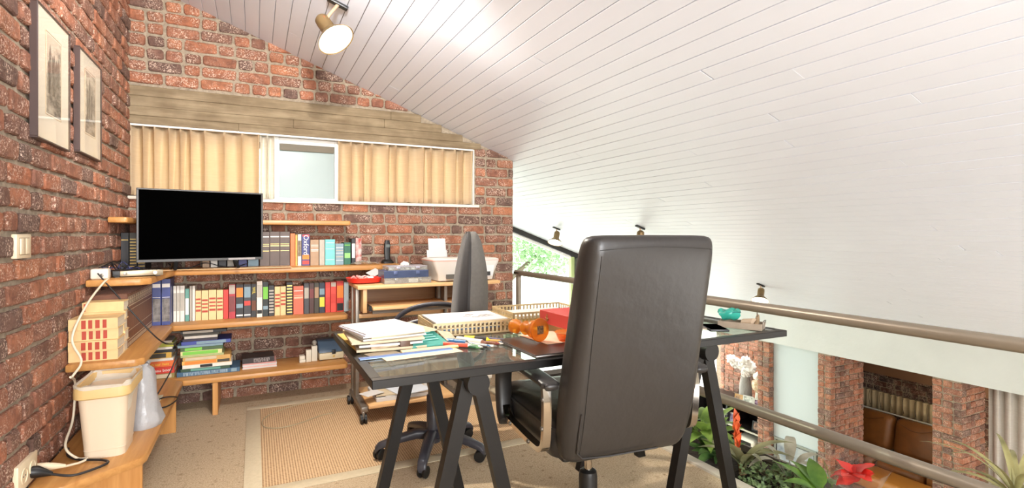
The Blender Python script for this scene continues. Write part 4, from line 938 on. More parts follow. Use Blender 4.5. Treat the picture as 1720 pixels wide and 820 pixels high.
box('latch', (.01, -.014, .04), (.035, -.004, .07), BLACKP, t, .002); bm = BM(); lathe(bm, [(.008, 0), (.008, .003), (.002, .004)], 12, (.022, -.010, .026), Matrix.Rotation(R(90), 4, 'X')); obj('lock', bm, GOLD, t, 40)
for xx in (-.06, .075): box('foot', (xx - .008, .0, 0), (xx + .008, .02, .005), BLACKP, t)
t = thing('cordless_phone', 'black cordless phone standing in its cradle behind the clear boxes', 'phone', (.893, 3.93, Z3))
bm = BM(); loft(bm, [rr(.085, .08, .02, 0), rr(.085, .08, .02, .012), rr(.06, .05, .015, .028)]); obj('cradle', bm, BLACKP, t, 40)
bm = BM(); loft(bm, [rr(.040, .022, .009, .014, 0, .0), rr(.046, .026, .010, .08, 0, .012), rr(.046, .024, .010, .14, .004, .024), rr(.034, .020, .009, .172, .006, .030)]); hs = obj('handset', bm, BLACKP, t, 40)
for r_ in range(4):
    for c_ in range(3):
        box('key', (-.014 + c_ * .011, -.0040 + r_ * .0027, .050 + r_ * .0135), (-.006 + c_ * .011, .004 + r_ * .0027, .057 + r_ * .0135), M('grey_key', (176, 172, 164), .5), hs)
box('display', (-.012, .0055, .118), (.020, .016, .140), M('phone_display', (104, 112, 108), .3), hs)
# ------------------------------------------------------------------ ceiling spot lamps
LAMPM = M('bronze_lamp_metal', (132, 108, 72), .35, .5); LWHITE = M('white_reflector', (250, 246, 236), .5); REDK = M('red_knob', (214, 70, 40), .4)
BULB_ON = emis_material('glowing_bulb', (255, 240, 210), 60.0); BULB_OFF = M('opal_bulb', (244, 238, 226), .3)
def lamp(label, mount, axis, power, s=1.0, drop=(0, 0, -.06), tint=(1.0, .92, .80)):
    x, y, z = mount
    t = thing('ceiling_spotlight', label, 'lamp', (x, y, z - .001), 0, 'spotlights under the sloping ceiling')
    up = Matrix.Rotation(SL, 4, 'Y')
    bm = BM(); bx(bm, (-.055, -.02, -.016), (.055, .02, 0), .004, 2, up); obj('ceiling_plate', bm, BLACKP, t, 35)
    d = Vector(drop); kn = d.copy()
    bm = BM(); tube(bm, [(0, 0, -.01), d * .6, d], [.010, .009, .010], 8); obj('arm', bm, M('copper_arm', (178, 150, 124), .4, .3), t, 50)
    a = Vector(axis).normalized()
    bm = BM(); q = a.cross(Vector((0, 0, 1))).normalized() if abs(a.z) < .98 else Vector((1, 0, 0))
    cyl(bm, kn - q * .018, kn + q * .024, .013, 12); obj('knob', bm, REDK, t, 40)
    rot = a.to_track_quat('Z', 'Y').to_matrix().to_4x4(); base = kn + Vector((0, 0, -.03)) - a * .05
    bm = BM(); lathe(bm, [(.005, -.014), (.024, -.010), (.036, .004), (.038, .03), (.038, .085), (.046, .095), (.075, .125), (.098, .150), (.100, .156), (.095, .153), (.070, .126), (.040, .097), (.034, .085), (.034, .04), (.005, .04)], 28, base, rot, cap=True); obj('shade', bm, LAMPM, t, 40)
    bm = BM(); lathe(bm, [(.0935, .1525), (.069, .1265), (.039, .0985), (.033, .085)], 28, base, rot, cap=False); obj('reflector', bm, LWHITE, t, 60)
    bm = BM(); lathe(bm, [(.012, .045), (.022, .075), (.034, .100), (.033, .118), (.020, .132), (.002, .136)], 20, base, rot); obj('bulb', bm, BULB_ON if power else BULB_OFF, t, 60)
    if power:
        l = bpy.data.lights.new('bulb_light', 'SPOT'); l.energy = power; l.color = tint; l.spot_size = R(125); l.spot_blend = .8; l.shadow_soft_size = .03
        o = bpy.data.objects.new('bulb_light', l); COL.objects.link(o); o.parent = t; o.location = base + a * .150; o.rotation_euler = a.to_track_quat('-Z', 'Y').to_euler()
    return t
lamp('lit spotlight with bronze shade in the foreground above the study', (.40, 2.912, zc(.40)), (.429, -.427, -.793), 110, drop=(-.065, -.022, -.112))
lamp('far spotlight beside the gable window', (3.53, 5.85, zc(3.53)), (-.35, -.25, -.9), 8, drop=(0, 0, -.07))
lamp('spotlight whose plate shows just above the leather chair', (3.546, 4.22, zc(3.546)), (.1, .2, -.95), 8, drop=(0, 0, -.07))
lamp('spotlight low on the ceiling above the steel handrail', (5.362, 4.233, zc(5.362)), (-.45, -.25, -.85), 8, drop=(0, 0, -.07))
lamp('spotlight on the ceiling near the photographer', (.25, 1.55, zc(.25)), (-.04, .98, .02), 130, drop=(0, 0, -.20), tint=(1.0, .985, .96))

# ------------------------------------------------------------------ rug
t = thing('rug', 'woven sisal rug with pale cotton border under the task chair', 'rug', (-.045, 2.475, 0))
RW, RD, bw = 1.62, 1.315, .075
box('woven_field', (bw * .9, bw * .9, .0), (RW - bw * .9, RD - bw * .9, .002), SISAL, t)
BORD = M('pale_rug_border', (200, 184, 154), .9, var=.08, vs=60, bump=.2, bs=300)
for lo, hi in (((0, 0, 0), (RW, bw, .004)), ((0, RD - bw, 0), (RW, RD, .004)), ((0, bw, 0), (bw, RD - bw, .004)), ((RW - bw, bw, 0), (RW, RD - bw, .004))): box('border', lo, hi, BORD, t, .0015)
t = thing('thin_cord', 'thin pale cord looping over the rug towards the cart', 'cord', (.0, 3.3, .002))
bm = BM(); tube(bm, bez([(.62, .40, .004), (.40, .42, .004), (.20, .36, .004), (.06, .22, .004), (.045, .06, .004), (.12, -.01, .004), (.24, .02, .004), (.36, .10, .004), (.44, .12, .004)], 8), .0032, 6); obj('cord', bm, M('beige_cord', (168, 150, 118), .6), t, 60)

# ------------------------------------------------------------------ computer cart
t = thing('computer_cart', 'beech topped computer cart on castors holding the printer', 'cart', (.57, 3.31, 0))
def casters(t, spots, r=.028, fork=True, mat=BLACKP):
    for (x, y) in spots:
        bm = BM()
        for s in (-.011, .011): lathe(bm, [(.006, -.008), (r, -.007), (r, .007), (.006, .008)], 18, (x + s, y, r), Matrix.Rotation(R(90), 4, 'Y'))
        c = obj('castor', bm, mat, t, 40)
        bm = BM(); bx(bm, (x - .008, y - .012, r), (x + .008, y + .014, r * 2 + .012), .003, 1); obj('castor_fork', bm, STEEL if fork else mat, c, 40)
CW, CD = .97, .36
box('top', (0, 0, .778), (CW, CD, .80), BEECH, t, .002)
for x in (.035, .84): box('side_panel', (x, .015, .63), (x + .024, CD - .03, .777), BEECH_Z, t, .0015)
box('back_panel', (.06, CD - .03, .60), (.84, CD - .012, .777), wood_material('brown_wood_panel', (150, 112, 76), (126, 90, 58), 0), t)  # modesty panel in dark brown wood
box('keyboard_tray', (.085, -.045, .650), (.80, .26, .668), BEECH, t, .002)
for x in (.062, .802): box('tray_runner', (x, -.03, .645), (x + .018, .26, .675), BLACKP, t)
box('drawer_edge', (.085, -.03, .628), (.80, -.012, .649), M('grey_strip', (110, 100, 88), .6), t)  # plain grey strip below the keyboard tray
box('cross_bar', (.02, .10, .585), (.62, .13, .612), BEECH, t, .002)
for x in (0.0, .585):
    box('upright', (x, .075, .085), (x + .022, .155, .777), STEEL, t, .003); box('upright', (x, .225, .085), (x + .022, .262, .777), STEEL, t, .003)
    box('foot_bar', (x - .006, -.155, .066), (x + .034, .275, .098), STEEL, t, .004)
box('perforated_rail', (.60, .30, .62), (.64, .325, .777), BLACKP, t)
box('lower_shelf', (.036, -.165, .085), (.565, .25, .105), BEECH, t, .002)
casters(t, [(.006, -.15), (-.004, .255), (.59, -.155), (.59, .255)], .029)
# on the lower shelf
rnd = random.Random(5); zz_ = .1055
for k, (w, d, h, c, lab) in enumerate(((.40, .28, .022, PAPER, 'thick pile of white paper low on the cart shelf'), (.30, .22, .006, M('grey_print_paper', (196, 192, 188), .7), 'grey printed sheet on the cart shelf'), (.32, .24, .008, PAPER2, 'cream folder on the cart shelf'), (.22, .3, .006, M('bluish_paper', (206, 212, 220), .7), 'bluish brochure on the cart shelf'), (.12, .09, .004, PAPER, 'small white card on the cart shelf papers'))):
    o = box('paper_sheet', (-w / 2, -d / 2, 0), (w / 2, d / 2, h), c, None, .001, 1); o.location = (.86 - .03 * k + (.0, .02, .03, .09, -.1)[k], 3.33 - (.0, .01, .02, .03, .09)[k], zz_); o.rotation_euler[2] = R((0, 8, -5, 14, 25)[k]); zz_ += h + .0003; tag(o, lab, 'paper')
t = thing('clear_storage_box', 'clear plastic storage box with a wire clip right of the cart', 'box', (1.30, 3.30, 0), 0)
bm = BM(); loft(bm, [rr(.20, .24, .02, .0), rr(.22, .26, .02, .17)]); obj('body', bm, clear_material('milky_plastic', (240, 236, 228), opac=.45, body=(232, 222, 204)), t, 40)
bm = BM(); loft(bm, [rr(.235, .275, .02, .17), rr(.235, .275, .02, .185)]); obj('lid', bm, M('milky_lid', (226, 218, 204), .4), t, 40)
bm = BM(); tube(bm, bez([(-.112, -.06, .165), (-.119, -.06, .12), (-.119, -.02, .08), (-.114, .02, .10)], 5), .0025, 6); obj('clip', bm, STEEL, t, 60)
tag(box('storage_contents', (1.22, 3.20, .004), (1.38, 3.40, .12), PAPER2, None, .01), 'cream papers inside the clear storage box', 'papers')

# on the cart top
ZC = .8004
t = thing('red_tray', 'red oval tray heaped with small white wrappers at the cart corner', 'tray', (.645, 3.52, ZC), 8)
n = 28
def oval(w, d, z): return [Vector((w / 2 * math.copysign(abs(math.cos(2 * math.pi * i / n)) ** .7, math.cos(2 * math.pi * i / n)), d / 2 * math.copysign(abs(math.sin(2 * math.pi * i / n)) ** .7, math.sin(2 * math.pi * i / n)), z)) for i in range(n)]
bm = BM(); loft(bm, [oval(.17, .15, .004), oval(.20, .18, .008), oval(.21, .19, .026), oval(.22, .20, .036), oval(.21, .19, .038), oval(.195, .175, .024), oval(.16, .14, .012)]); obj('tray', bm, M('red_plastic', (222, 48, 34), .35), t, 40)
bm = BM(); rnd = random.Random(6)
for k in range(26):
    x, y = rnd.uniform(-.075, .075), rnd.uniform(-.06, .06); T = Matrix.Translation((x, y, .026 + rnd.uniform(0, .016))) @ Euler((rnd.uniform(-.6, .6), rnd.uniform(-.6, .6), rnd.uniform(0, 3))).to_matrix().to_4x4()
    bx(bm, (-.014, -.009, -.004), (.014, .009, .004), .002, 1, T)
o = obj('wrappers', bm, M('white_wrapper', (242, 226, 220), .5, var=.4, vs=16, rgb2=(224, 120, 104)), t); o['kind'] = 'stuff'
tag(place(box('paper_leaflet', (-.045, -.035, 0), (.045, .035, .0012), PAPER), (.735, 3.63, ZC + .058), (22, -18, 30)), 'white folded leaflet tilted between red tray and clear boxes', 'paper')
CB = clear_material('clear_box_plastic', (232, 234, 232), opac=.22, body=(226, 222, 214))
def organizer(label, x0, x1, y0, y1, z, h, tint, lid, contents, n):
    t = thing('organizer_box', label, 'box', (x0, y0, z)); w, d = x1 - x0, y1 - y0; th = .003
    bm = BM()
    for lo, hi in (((0, 0, 0), (w, d, th)), ((0, 0, th), (w, th, h - .004)), ((0, d - th, th), (w, d, h - .004)), ((0, th, th), (th, d - th, h - .004)), ((w - th, th, th), (w, d - th, h - .004))): bx(bm, lo, hi)
    for k in range(1, n): bx(bm, (w * k / n, th, th), (w * k / n + .0015, d - th, h - .006))
    obj('tray', bm, tint, t); box('lid', (-.001, -.001, h - .004), (w + .001, d + .001, h), lid, t, .001, 1)
    for k in range(n):
        cc = contents[k % len(contents)]
        if cc: box('contents', (w * k / n + .008, .01, th + .001), (w * (k + 1) / n - .008, d - .02, h * (.55 + .25 * ((k * 7) % 3) / 2)), cc, t, .003)
    for q in (.25, .75): box('latch', (w * q - .012, -.005, h * .45), (w * q + .012, -.0005, h - .001), lid, t, .0015)
    return t
BLUEB = clear_material('blue_clear_plastic', (90, 104, 140), opac=.55, body=(78, 92, 128))
organizer('long clear organizer box at the bottom of the stack beside the printer', .745, 1.055, 3.36, 3.54, ZC, .038, CB, CB, [PAPER2, None, WHITE, M('wood_bits', (196, 176, 130), .7)], 4)
organizer('dark blue organizer box in the middle of the stack', .745, 1.040, 3.37, 3.55, ZC + .0385, .045, BLUEB, M('blue_lid', (74, 86, 122), .35), [M('dark_parts', (60, 66, 90), .5)], 6)
organizer('shallow white sorting box on top of the stack', .775, 1.035, 3.38, 3.55, ZC + .084, .028, CB, clear_material('lilac_clear', (226, 224, 236), opac=.4, body=(220, 218, 228)), [WHITE, M('red_parts', (190, 90, 80), .5), M('grey_parts', (120, 118, 120), .5), WHITE], 7)
t = thing('crumpled_tissue', 'crumpled white tissue on the sorting box', 'tissue', (.90, 3.45, ZC + .1125))
bm = BM(); bmesh.ops.create_icosphere(bm, subdivisions=3, radius=.03); rnd = random.Random(3)
for v in bm.verts: v.co *= rnd.uniform(.75, 1.15); v.co.z = abs(v.co.z) * .9
obj('tissue', bm, PAPER, t)
bm = BM(); bx(bm, (-.05, -.02, .0), (-.012, .02, .0015)); obj('corner', bm, PAPER, t)
# printer
PRW = M('white_printer_plastic', (212, 206, 198), .35); PRG = M('grey_printer_plastic', (206, 206, 206), .4)
t = thing('inkjet_printer', 'white all in one printer with paper in its rear feeder', 'printer', (1.305, 3.345, ZC))
bm = BM(); loft(bm, [rr(.40, .26, .02, .006, 0, .14), rr(.41, .275, .02, .05, 0, .14), rr(.475, .295, .022, .125, .0, .14), rr(.485, .30, .022, .142, .0, .14)]); obj('body', bm, PRW, t, 35)
bm = BM(); loft(bm, [rr(.482, .297, .022, .143, 0, .14), rr(.482, .297, .022, .150, 0, .14), rr(.45, .27, .02, .157, 0, .14)]); obj('scanner_lid', bm, PRW, t, 35)
bm = BM(); loft(bm, [rr(.486, .301, .022, .1405, 0, .14), rr(.486, .301, .022, .1435, 0, .14)]); part_label(obj('lid_line', bm, M('coral_line', (226, 120, 92), .4), t), 'thin coral line under the lid')
bm = BM(); bx(bm, (.07, -.012, .035), (.17, .01, .062), .002, 1); obj('paper_exit', bm, BLACKP, t)
bm = BM(); prism(bm, [(.055, .030), (.19, .030), (.205, .125), (.045, .125)], -.002, .0, 0, Matrix(((1, 0, 0, 0), (0, 0, 1, -.003), (0, 1, 0, 0), (0, 0, 0, 1)))); obj('front_panel', bm, PRG, t)
box('output_slot', (-.15, -.010, .02), (.04, .006, .05), M('dark_slot', (90, 86, 80), .6), t)
for x in (-.16, .16): box('foot', (x - .015, .03, 0), (x + .015, .06, .008), BLACKP, t)
o = place(box('feeder', (-.075, -.004, 0), (.075, .004, .06), PRG, t, .002), (-.135, .235, .15), (-14, 0, 0))
o = place(box('paper_sheet', (-.064, -.003, 0), (.064, -.001, .135), PAPER, None), (1.17, 3.573, ZC + .158), (-12, 0, 0)); tag(o, 'white sheet standing in the printer feeder', 'paper')

# ------------------------------------------------------------------ glass desk on trestles
t = thing('glass_desk', 'glass table top in a black frame resting on two trestles', 'desk', (.28, 1.41, .7055))
DW, DD, fb = 1.662, .755, .030
FRK = M('black_desk_frame', (17, 15, 14), .36, 0, spec=.4)
for lo, hi in (((0, 0, 0), (DW, fb, .0245)), ((0, DD - fb, 0), (DW, DD, .0245)), ((0, fb, 0), (fb, DD - fb, .0245)), ((DW - fb, fb, 0), (DW, DD - fb, .0245))): box('frame_bar', lo, hi, FRK, t, .0015, 1)
box('glass_top', (fb, fb, .014), (DW - fb, DD - fb, .0235), GLASS, t)
ZD = .7303
def trestle(label, cx):
    t = thing('trestle', label, 'trestle', (cx, 1.51, 0), 0, 'dark trestles carrying the glass desk')
    bm = BM(); cyl(bm, (0, -.055, .669), (0, .64, .669), .036, 20); obj('top_bar', bm, DARKMETAL, t, 40)
    for y in (0, .575):
        for s in (-1, 1):
            a, b = Vector((s * .018, y, .668)), Vector((s * .178, y, .0)); d = (b - a).normalized(); q = Vector((d.z, 0, -d.x)) * .0225; r_ = Vector((0, .018, 0))
            bm = BM(); loft(bm, [[p + q + r_, p - q + r_, p - q - r_, p + q - r_] for p in (a, b + d * (-.0))])
            for v in bm.verts:
                if v.co.z < .03: v.co.z = 0
            obj('leg', bm, DARKMETAL, t)
    return t
trestle('left trestle of the glass desk, near the paper stack', .606)
trestle('right trestle of the glass desk, beside the railing', 1.572)

# things on the desk -------------------------------------------------
def sheet(label, cx, cy, w, d, h, rz, mat, z, name='paper_sheet', cat='paper', curl=0.0):
    bm = BM(); n = 8
    top = []
    for j in range(n + 1):
        for i in range(n + 1):
            x, y = -w / 2 + w * i / n, -d / 2 + d * j / n
            top.append((x, y, h + curl * ((i / n) ** 4 + (1 - i / n) ** 6) * .6))
    vt = [bm.verts.new(p) for p in top]; vb = [bm.verts.new((p[0], p[1], p[2] - h)) for p in top]
    for j in range(n):
        for i in range(n):
            a = j * (n + 1) + i; bm.faces.new((vt[a], vt[a + 1], vt[a + n + 2], vt[a + n + 1])); bm.faces.new((vb[a + n + 1], vb[a + n + 2], vb[a + 1], vb[a]))
    for k in range(n):
        for a, b in ((k, k + 1), (n * (n + 1) + k + 1, n * (n + 1) + k), ((k + 1) * (n + 1), k * (n + 1)), (k * (n + 1) + n, (k + 1) * (n + 1) + n)): bm.faces.new((vt[b], vt[a], vb[a], vb[b]))
    o = obj(name, bm, mat); o.location = (cx, cy, z); o.rotation_euler[2] = R(rz); return tag(o, label, cat)
z = ZD; ENV = M('mustard_envelope', (206, 172, 84), .8)
PM = {'w': PAPER, 'c': PAPER2, 'g': M('grey_paper', (206, 202, 194), .8), 'b': M('brown_print_paper', (150, 122, 96), .8, var=.5, vs=14, rgb2=(210, 190, 160)), 'e': ENV, 'l': M('lilac_paper', (200, 196, 206), .8)}
layers = [('e', .22, .33, .004, 3, 'mustard envelope sticking out under the paper stack', 0), ('c', .23, .26, .008, -6, 'cream folder at the bottom of the paper stack', .02), ('b', .22, .24, .006, 8, 'brown printed brochure low in the paper stack', .03), ('w', .21, .25, .007, -3, 'pad of white paper low in the paper stack', .012),
          ('b', .24, .22, .005, 12, 'brown printed leaflet in the middle of the paper stack', .03), ('c', .24, .26, .007, -2, 'cream sheets in the middle of the paper stack', .0), ('g', .22, .24, .006, 6, 'grey booklet in the upper paper stack', .01), ('c', .25, .20, .005, 14, 'cream sheet sticking out right of the paper stack', .035),
          ('w', .22, .25, .006, 9, 'white sheets just below the top of the paper stack', .0), ('l', .215, .24, .003, 12, 'pale lilac sheet second from the top of the paper stack', -.004), ('w', .215, .225, .003, 13, 'top white sheet of the paper stack', .0)]
for k, (c, w, d, h, rz, lab, dx) in enumerate(layers):
    sheet(lab, .405 + dx, (1.955 if c == 'e' else 1.875) - .01 * (k % 2), w, d, h, rz, PM[c], z, curl=.0); z += h + .0004
# loose things in front of the stack
sheet('cream torn page lying before the paper stack', .375, 1.715, .10, .07, .0006, 15, PAPER2, ZD + .0003)
sheet('loose white page under the blue ruler', .49, 1.655, .26, .07, .0006, 5, M('peach_paper', (236, 208, 178), .8), ZD + .0001)
BLR = M('blue_ruler', (78, 112, 172), .4)
t = thing('ruler', 'long blue ruler lying along the front of the papers', 'ruler', (.445, 1.672, ZD + .0012), 3)
box('blade', (-.155, -.012, 0), (.155, .012, .003), BLR, t); box('edge', (-.155, -.014, 0), (.155, -.012, .002), M('pale_blue_edge', (160, 186, 214), .4), t)
t = thing('wooden_ruler', 'pale wooden ruler lying against the teal booklet', 'ruler', (.53, 1.70, ZD + .001), 2)
box('blade', (-.10, -.008, 0), (.10, .008, .008), M('pale_wood', (222, 196, 150), .6), t, .002); box('brass_edge', (-.10, -.010, 0), (.10, -.008, .003), GOLD, t)
t = thing('teal_booklet', 'teal covered booklet tilted on the brown box', 'booklet', (.545, 1.775, ZD + .001), 4)
bm = BM(); loft(bm, [[Vector(p) for p in ((-.075, -.045, .0), (.055, -.045, .0), (.045, .05, .0), (-.055, .05, .0))], [Vector(p) for p in ((-.068, -.043, .012), (.058, -.043, .012), (.035, .05, .045), (-.045, .05, .045))]]); obj('cover', bm, M('teal_print', (66, 148, 132), .5), t)
bm = BM()
for k in range(4): bx(bm, (-.04 + .004 * k, -.02 + .016 * k, .0225 + .0056 * k), (.032 - .004 * k, -.016 + .016 * k, .0245 + .0056 * k))
obj('pale_print', bm, M('pale_teal_print', (150, 200, 186), .6), t)
tag(place(box('brown_box', (-.018, -.05, 0), (.018, .05, .035), M('brown_leatherette', (92, 66, 50), .5), None, .003), (.452, 1.785, ZD), (0, 0, 4)), 'small brown box beside the teal booklet', 'box')
tag(place(box('cream_card', (-.03, -.035, 0), (.03, .035, .0015), PAPER2), (.625, 1.79, ZD + .022), (24, 14, 20)), 'cream card tilted right of the teal booklet', 'card')
# pens and brushes
rnd = random.Random(12)
def pen(label, x, y, rz, L, r, body, tip, z=0.0, cap=None, kind='pen'):
    t = thing(kind, label, kind.replace('_', ' '), (x, y, ZD + .0003 + z), rz)
    bm = BM(); tube(bm, [(-L / 2, 0, r), (L * .36, 0, r)], r, 10); obj('barrel', bm, body, t, 50)
    bm = BM(); tube(bm, [(L * .36, 0, r), (L * .46, 0, r * .95), (L / 2, 0, r * .95)], [r * .95, r * .4, r * .12], 10); obj('tip', bm, tip, t, 50)
    if cap: bm = BM(); tube(bm, [(-L / 2 - .004, 0, r), (-L * .12, 0, r)], r * 1.15, 10); obj('cap', bm, cap, t, 50)
    return t
c = lambda n_, rgb: M(n_, rgb, .4)
PB, PR, PG, PY, PK, PWH, PBR, PVI = c('pen_blue', (60, 110, 150)), c('pen_red', (206, 84, 60)), c('pen_green', (104, 150, 100)), c('pen_yellow', (226, 200, 50)), c('pen_black', (50, 44, 40)), c('pen_white', (226, 214, 198)), c('pen_brown', (130, 84, 62)), c('pen_violet', (86, 80, 112))
for a in [('blue capped marker left of the pens', .640, 1.735, -50, .10, .010, PB, STEEL, 0, PB, 'marker'), ('red marker in front of the blue one', .630, 1.705, -42, .11, .007, PR, PWH, 0, PR, 'marker'), ('pale green pen in the heap', .668, 1.70, -62, .13, .005, PG, PWH, 0, None, 'pen'),
          ('dark green pen in the heap', .655, 1.685, -58, .12, .0048, c('pen_dark_green', (60, 104, 70)), PG, 0, None, 'pen'), ('thick cream paint tube among the pens', .690, 1.725, -60, .13, .011, PWH, PBR, 0, None, 'paint_tube'), ('clear blue tipped pen in the heap', .700, 1.690, -58, .11, .005, c('pen_clear', (170, 186, 196)), PB, 0, None, 'pen'),
          ('yellow and black highlighter in the heap', .722, 1.745, -35, .09, .011, PK, PY, 0, PY, 'highlighter'), ('brown pencil behind the highlighter', .712, 1.775, -30, .11, .005, PBR, PWH, 0, None, 'pencil'), ('dark red pen right of the pale tube', .735, 1.702, -48, .11, .006, PBR, c('pen_maroon', (120, 50, 46)), 0, None, 'pen'),
          ('golden pencil right of the highlighter', .758, 1.728, -42, .12, .006, c('pencil_gold', (214, 164, 90)), PBR, 0, None, 'pencil'), ('slim golden pencil in front', .748, 1.705, -45, .11, .0045, c('pencil_ochre', (196, 146, 74)), PWH, 0, None, 'pencil'), ('white pen pointing to the front edge', .712, 1.668, -40, .10, .0045, PWH, STEEL, 0, None, 'pen'),
          ('violet pen along the black folder', .782, 1.745, -52, .12, .006, PVI, STEEL, 0, None, 'pen'), ('grey pen next to the violet pen', .775, 1.715, -54, .10, .0048, c('pen_grey', (120, 120, 130)), STEEL, 0, None, 'pen'), ('short black pen in the heap', .700, 1.66, -60, .08, .0045, PK, STEEL, 0, None, 'pen')]: pen(*a)
# letter trays
TRAYM = M('beige_tray_plastic', (206, 182, 138), .5)
def letter_tray(label, x, y, w, d, h, rz, z=ZD, holes=False):
    t = thing('letter_tray', label, 'letter tray', (x, y, z + .0002), rz, 'beige perforated letter trays')
    box('base', (0, 0, 0), (w, d, .003), TRAYM, t)
    for nm, (ax, L, off) in {'front_wall': (0, w, 0), 'rear_wall': (0, w, d - .003), 'left_wall': (1, d, 0), 'right_wall': (1, d, w - .003)}.items():
        bm = BM(); n_ = int(L / .0165)
        def bar(a0, a1, z0, z1):
            if ax == 0: bx(bm, (a0, off, z0), (a1, off + .003, z1))
            else: bx(bm, (off, a0, z0), (off + .003, a1, z1))
        bar(0, L, h - .008, h); bar(0, L, 0, .008); bar(0, L, h * .55, h * .55 + .004)
        for k in range(n_ + 1): bar(L * k / n_ - .003 * (k == n_) , min(L, L * k / n_ + .0075), .008, h - .008)
        obj(nm, bm, TRAYM, t)
    return t
letter_tray('left beige letter tray heaped with drawings, behind the pens', .600, 1.893, .325, .245, .052, -3)
zt_ = ZD + .0036
for k, (w, d, h, m, lab) in enumerate(((.25, .17, .012, PM['b'], 'brown papers at the bottom of the left letter tray'), (.26, .175, .010, M('blue_edge_paper', (120, 150, 184), .6), 'blue edged magazine in the left letter tray'), (.26, .18, .012, PM['b'], 'brown printed papers in the left letter tray'), (.29, .21, .010, PM['g'], 'grey brochure near the top of the left letter tray'), (.295, .225, .006, PM['w'], 'pencil drawing sheets heaping over the left letter tray'))):
    sheet(lab, .7685, 2.006, w, d, h, -3 + (0, .5, -.5, .4, 0)[k], m, zt_); zt_ += h + .0003
bm = BM(); rnd = random.Random(21)
for k in range(9):
    p = Vector((rnd.uniform(-.02, .1), rnd.uniform(-.04, .05), .0006)); tube(bm, [p, p + Vector((.012, .004, 0)), p + Vector((.02, -.006, 0)), p + Vector((.035, .0, 0))], .0006, 4)
o = obj('pencil_sketch', bm, M('pencil_grey', (150, 140, 140), .9)); o.location = (.78, 2.0, zt_ + .0002); tag(o, 'faint pencil sketch on the top drawing sheet', 'drawing')
letter_tray('right beige letter tray near the railing corner', .955, 1.925, .345, .235, .066, -2)
zt_ = ZD + .0036
for k, (w, d, h, m, lab) in enumerate(((.31, .20, .016, PM['c'], 'cream papers at the bottom of the right letter tray'), (.30, .20, .014, ENV, 'mustard folder in the right letter tray'), (.28, .19, .012, PM['g'], 'grey sheets on top in the right letter tray'))):
    sheet(lab, 1.128 + (.0, -.004, .006)[k], 2.034, w, d, h, -2, m, zt_); zt_ += h + .0003
t = thing('document_box', 'cream document box under the red binder', 'box', (1.055, 1.50, ZD)); box('case', (0, 0, .001), (.25, .33, .036), M('orange_cream_board', (232, 190, 138), .7), t, .002); box('label', (-.0008, .10, .008), (.0002, .2, .028), PAPER, t)
t = thing('red_binder', 'red binder lying on the cream document box behind the leather chair', 'binder', (1.04, 1.515, ZD + .0375), 2)
REDB = M('red_binder_cover', (198, 66, 60), .5); bm = BM(); bx(bm, (0, 0, 0), (.003, .32, .05), .001, 1); bx(bm, (.003, 0, 0), (.25, .32, .003)); bx(bm, (.003, 0, .047), (.25, .32, .05)); obj('cover', bm, REDB, t)
box('pages', (.004, .006, .004), (.24, .314, .046), PAGESH, t); bm = BM()
for a, b_ in (((0, .26, .012), (0, .265, .04)), ((0, .27, .012), (0, .265, .04)), ((0, .255, .022), (0, .275, .024))): tube(bm, [(-.0006, a[1], a[2]), (-.0006, b_[1], b_[2])], .0022, 5)
part_label(obj('emblem', bm, M('binder_gilt', (170, 120, 60), .5), t), 'small gilt emblem on the spine')
# black writing folder, tablets and orange goblet
t = thing('writing_folder', 'black leather writing folder at the front edge before the leather chair', 'folder', (.79, 1.435, ZD + .0003), 0)
FOL = M('black_brown_leather', (58, 44, 38), .3, var=.2, vs=20)
box('lower_cover', (0, 0, 0), (.24, .29, .003), FOL, t, .001, 1); box('paper_block', (.004, .004, .003), (.236, .286, .007), PAPER, t); box('upper_cover', (0, 0, .007), (.24, .29, .0105), FOL, t, .0015, 1)
t = thing('blister_pack', 'greenish clear blister pack lying behind the writing folder', 'blister pack', (.90, 1.765, ZD + .0003), -25)
box('card', (-.06, -.04, 0), (.06, .04, .002), clear_material('greenish_card', (180, 206, 170), opac=.5, body=(170, 190, 160)), t)
for i in range(4):
    for j in range(3):
        bm = BM(); lathe(bm, [(.011, .002), (.009, .007), (.002, .008)], 10, (-.042 + .028 * i, -.026 + .026 * j, 0)); obj('blister', bm, M('dark_green_blister', (88, 108, 84), .3), t, 50)
sheet('peach sheet under the orange glass', .975, 1.66, .16, .2, .0006, 4, M('peach_paper', ()), ZD + .0115)
bpy.data.objects[-1] if False else None
ORG = clear_material('orange_acrylic', (250, 196, 110), opac=.42, body=(236, 150, 40))
t = thing('orange_goblet', 'orange translucent goblet lying on its side with a dark square label on its foot', 'goblet', (.895, 1.60, ZD + .0125 + .0425))
ax = Vector((.21, -.97, .04)).normalized(); rot = ax.to_track_quat('Z', 'Y').to_matrix().to_4x4()
bm = BM(); lathe(bm, [(.018, -.145), (.026, -.143), (.026, -.120), (.014, -.105), (.012, -.095), (.022, -.082), (.026, -.072), (.020, -.060), (.020, -.045), (.032, -.032), (.031, -.022), (.016, -.010), (.040, -.003), (.042, .003), (.040, .006)], 28, (0, 0, 0), rot); obj('glass_body', bm, ORG, t, 40)
bm = BM(); bx(bm, (-.0145, -.0145, .0062), (.0145, .0145, .0068), 0, 1, rot); obj('foot_label', bm, M('dark_mottled_label', (70, 44, 30), .6, var=.7, vs=160, rgb2=(170, 130, 90)), t)
t = thing('orange_dish', 'shallow orange tinted clear dish beside the goblet', 'dish', (1.005, 1.585, ZD + .0125))
ORC = clear_material('pale_orange_acrylic', (255, 214, 160), opac=.15, body=(246, 170, 80))
bm = BM(); lathe(bm, [(.03, 0), (.038, .004), (.046, .026), (.048, .028), (.046, .029), (.036, .006), (.002, .005)], 28); obj('bowl', bm, ORC, t, 50)
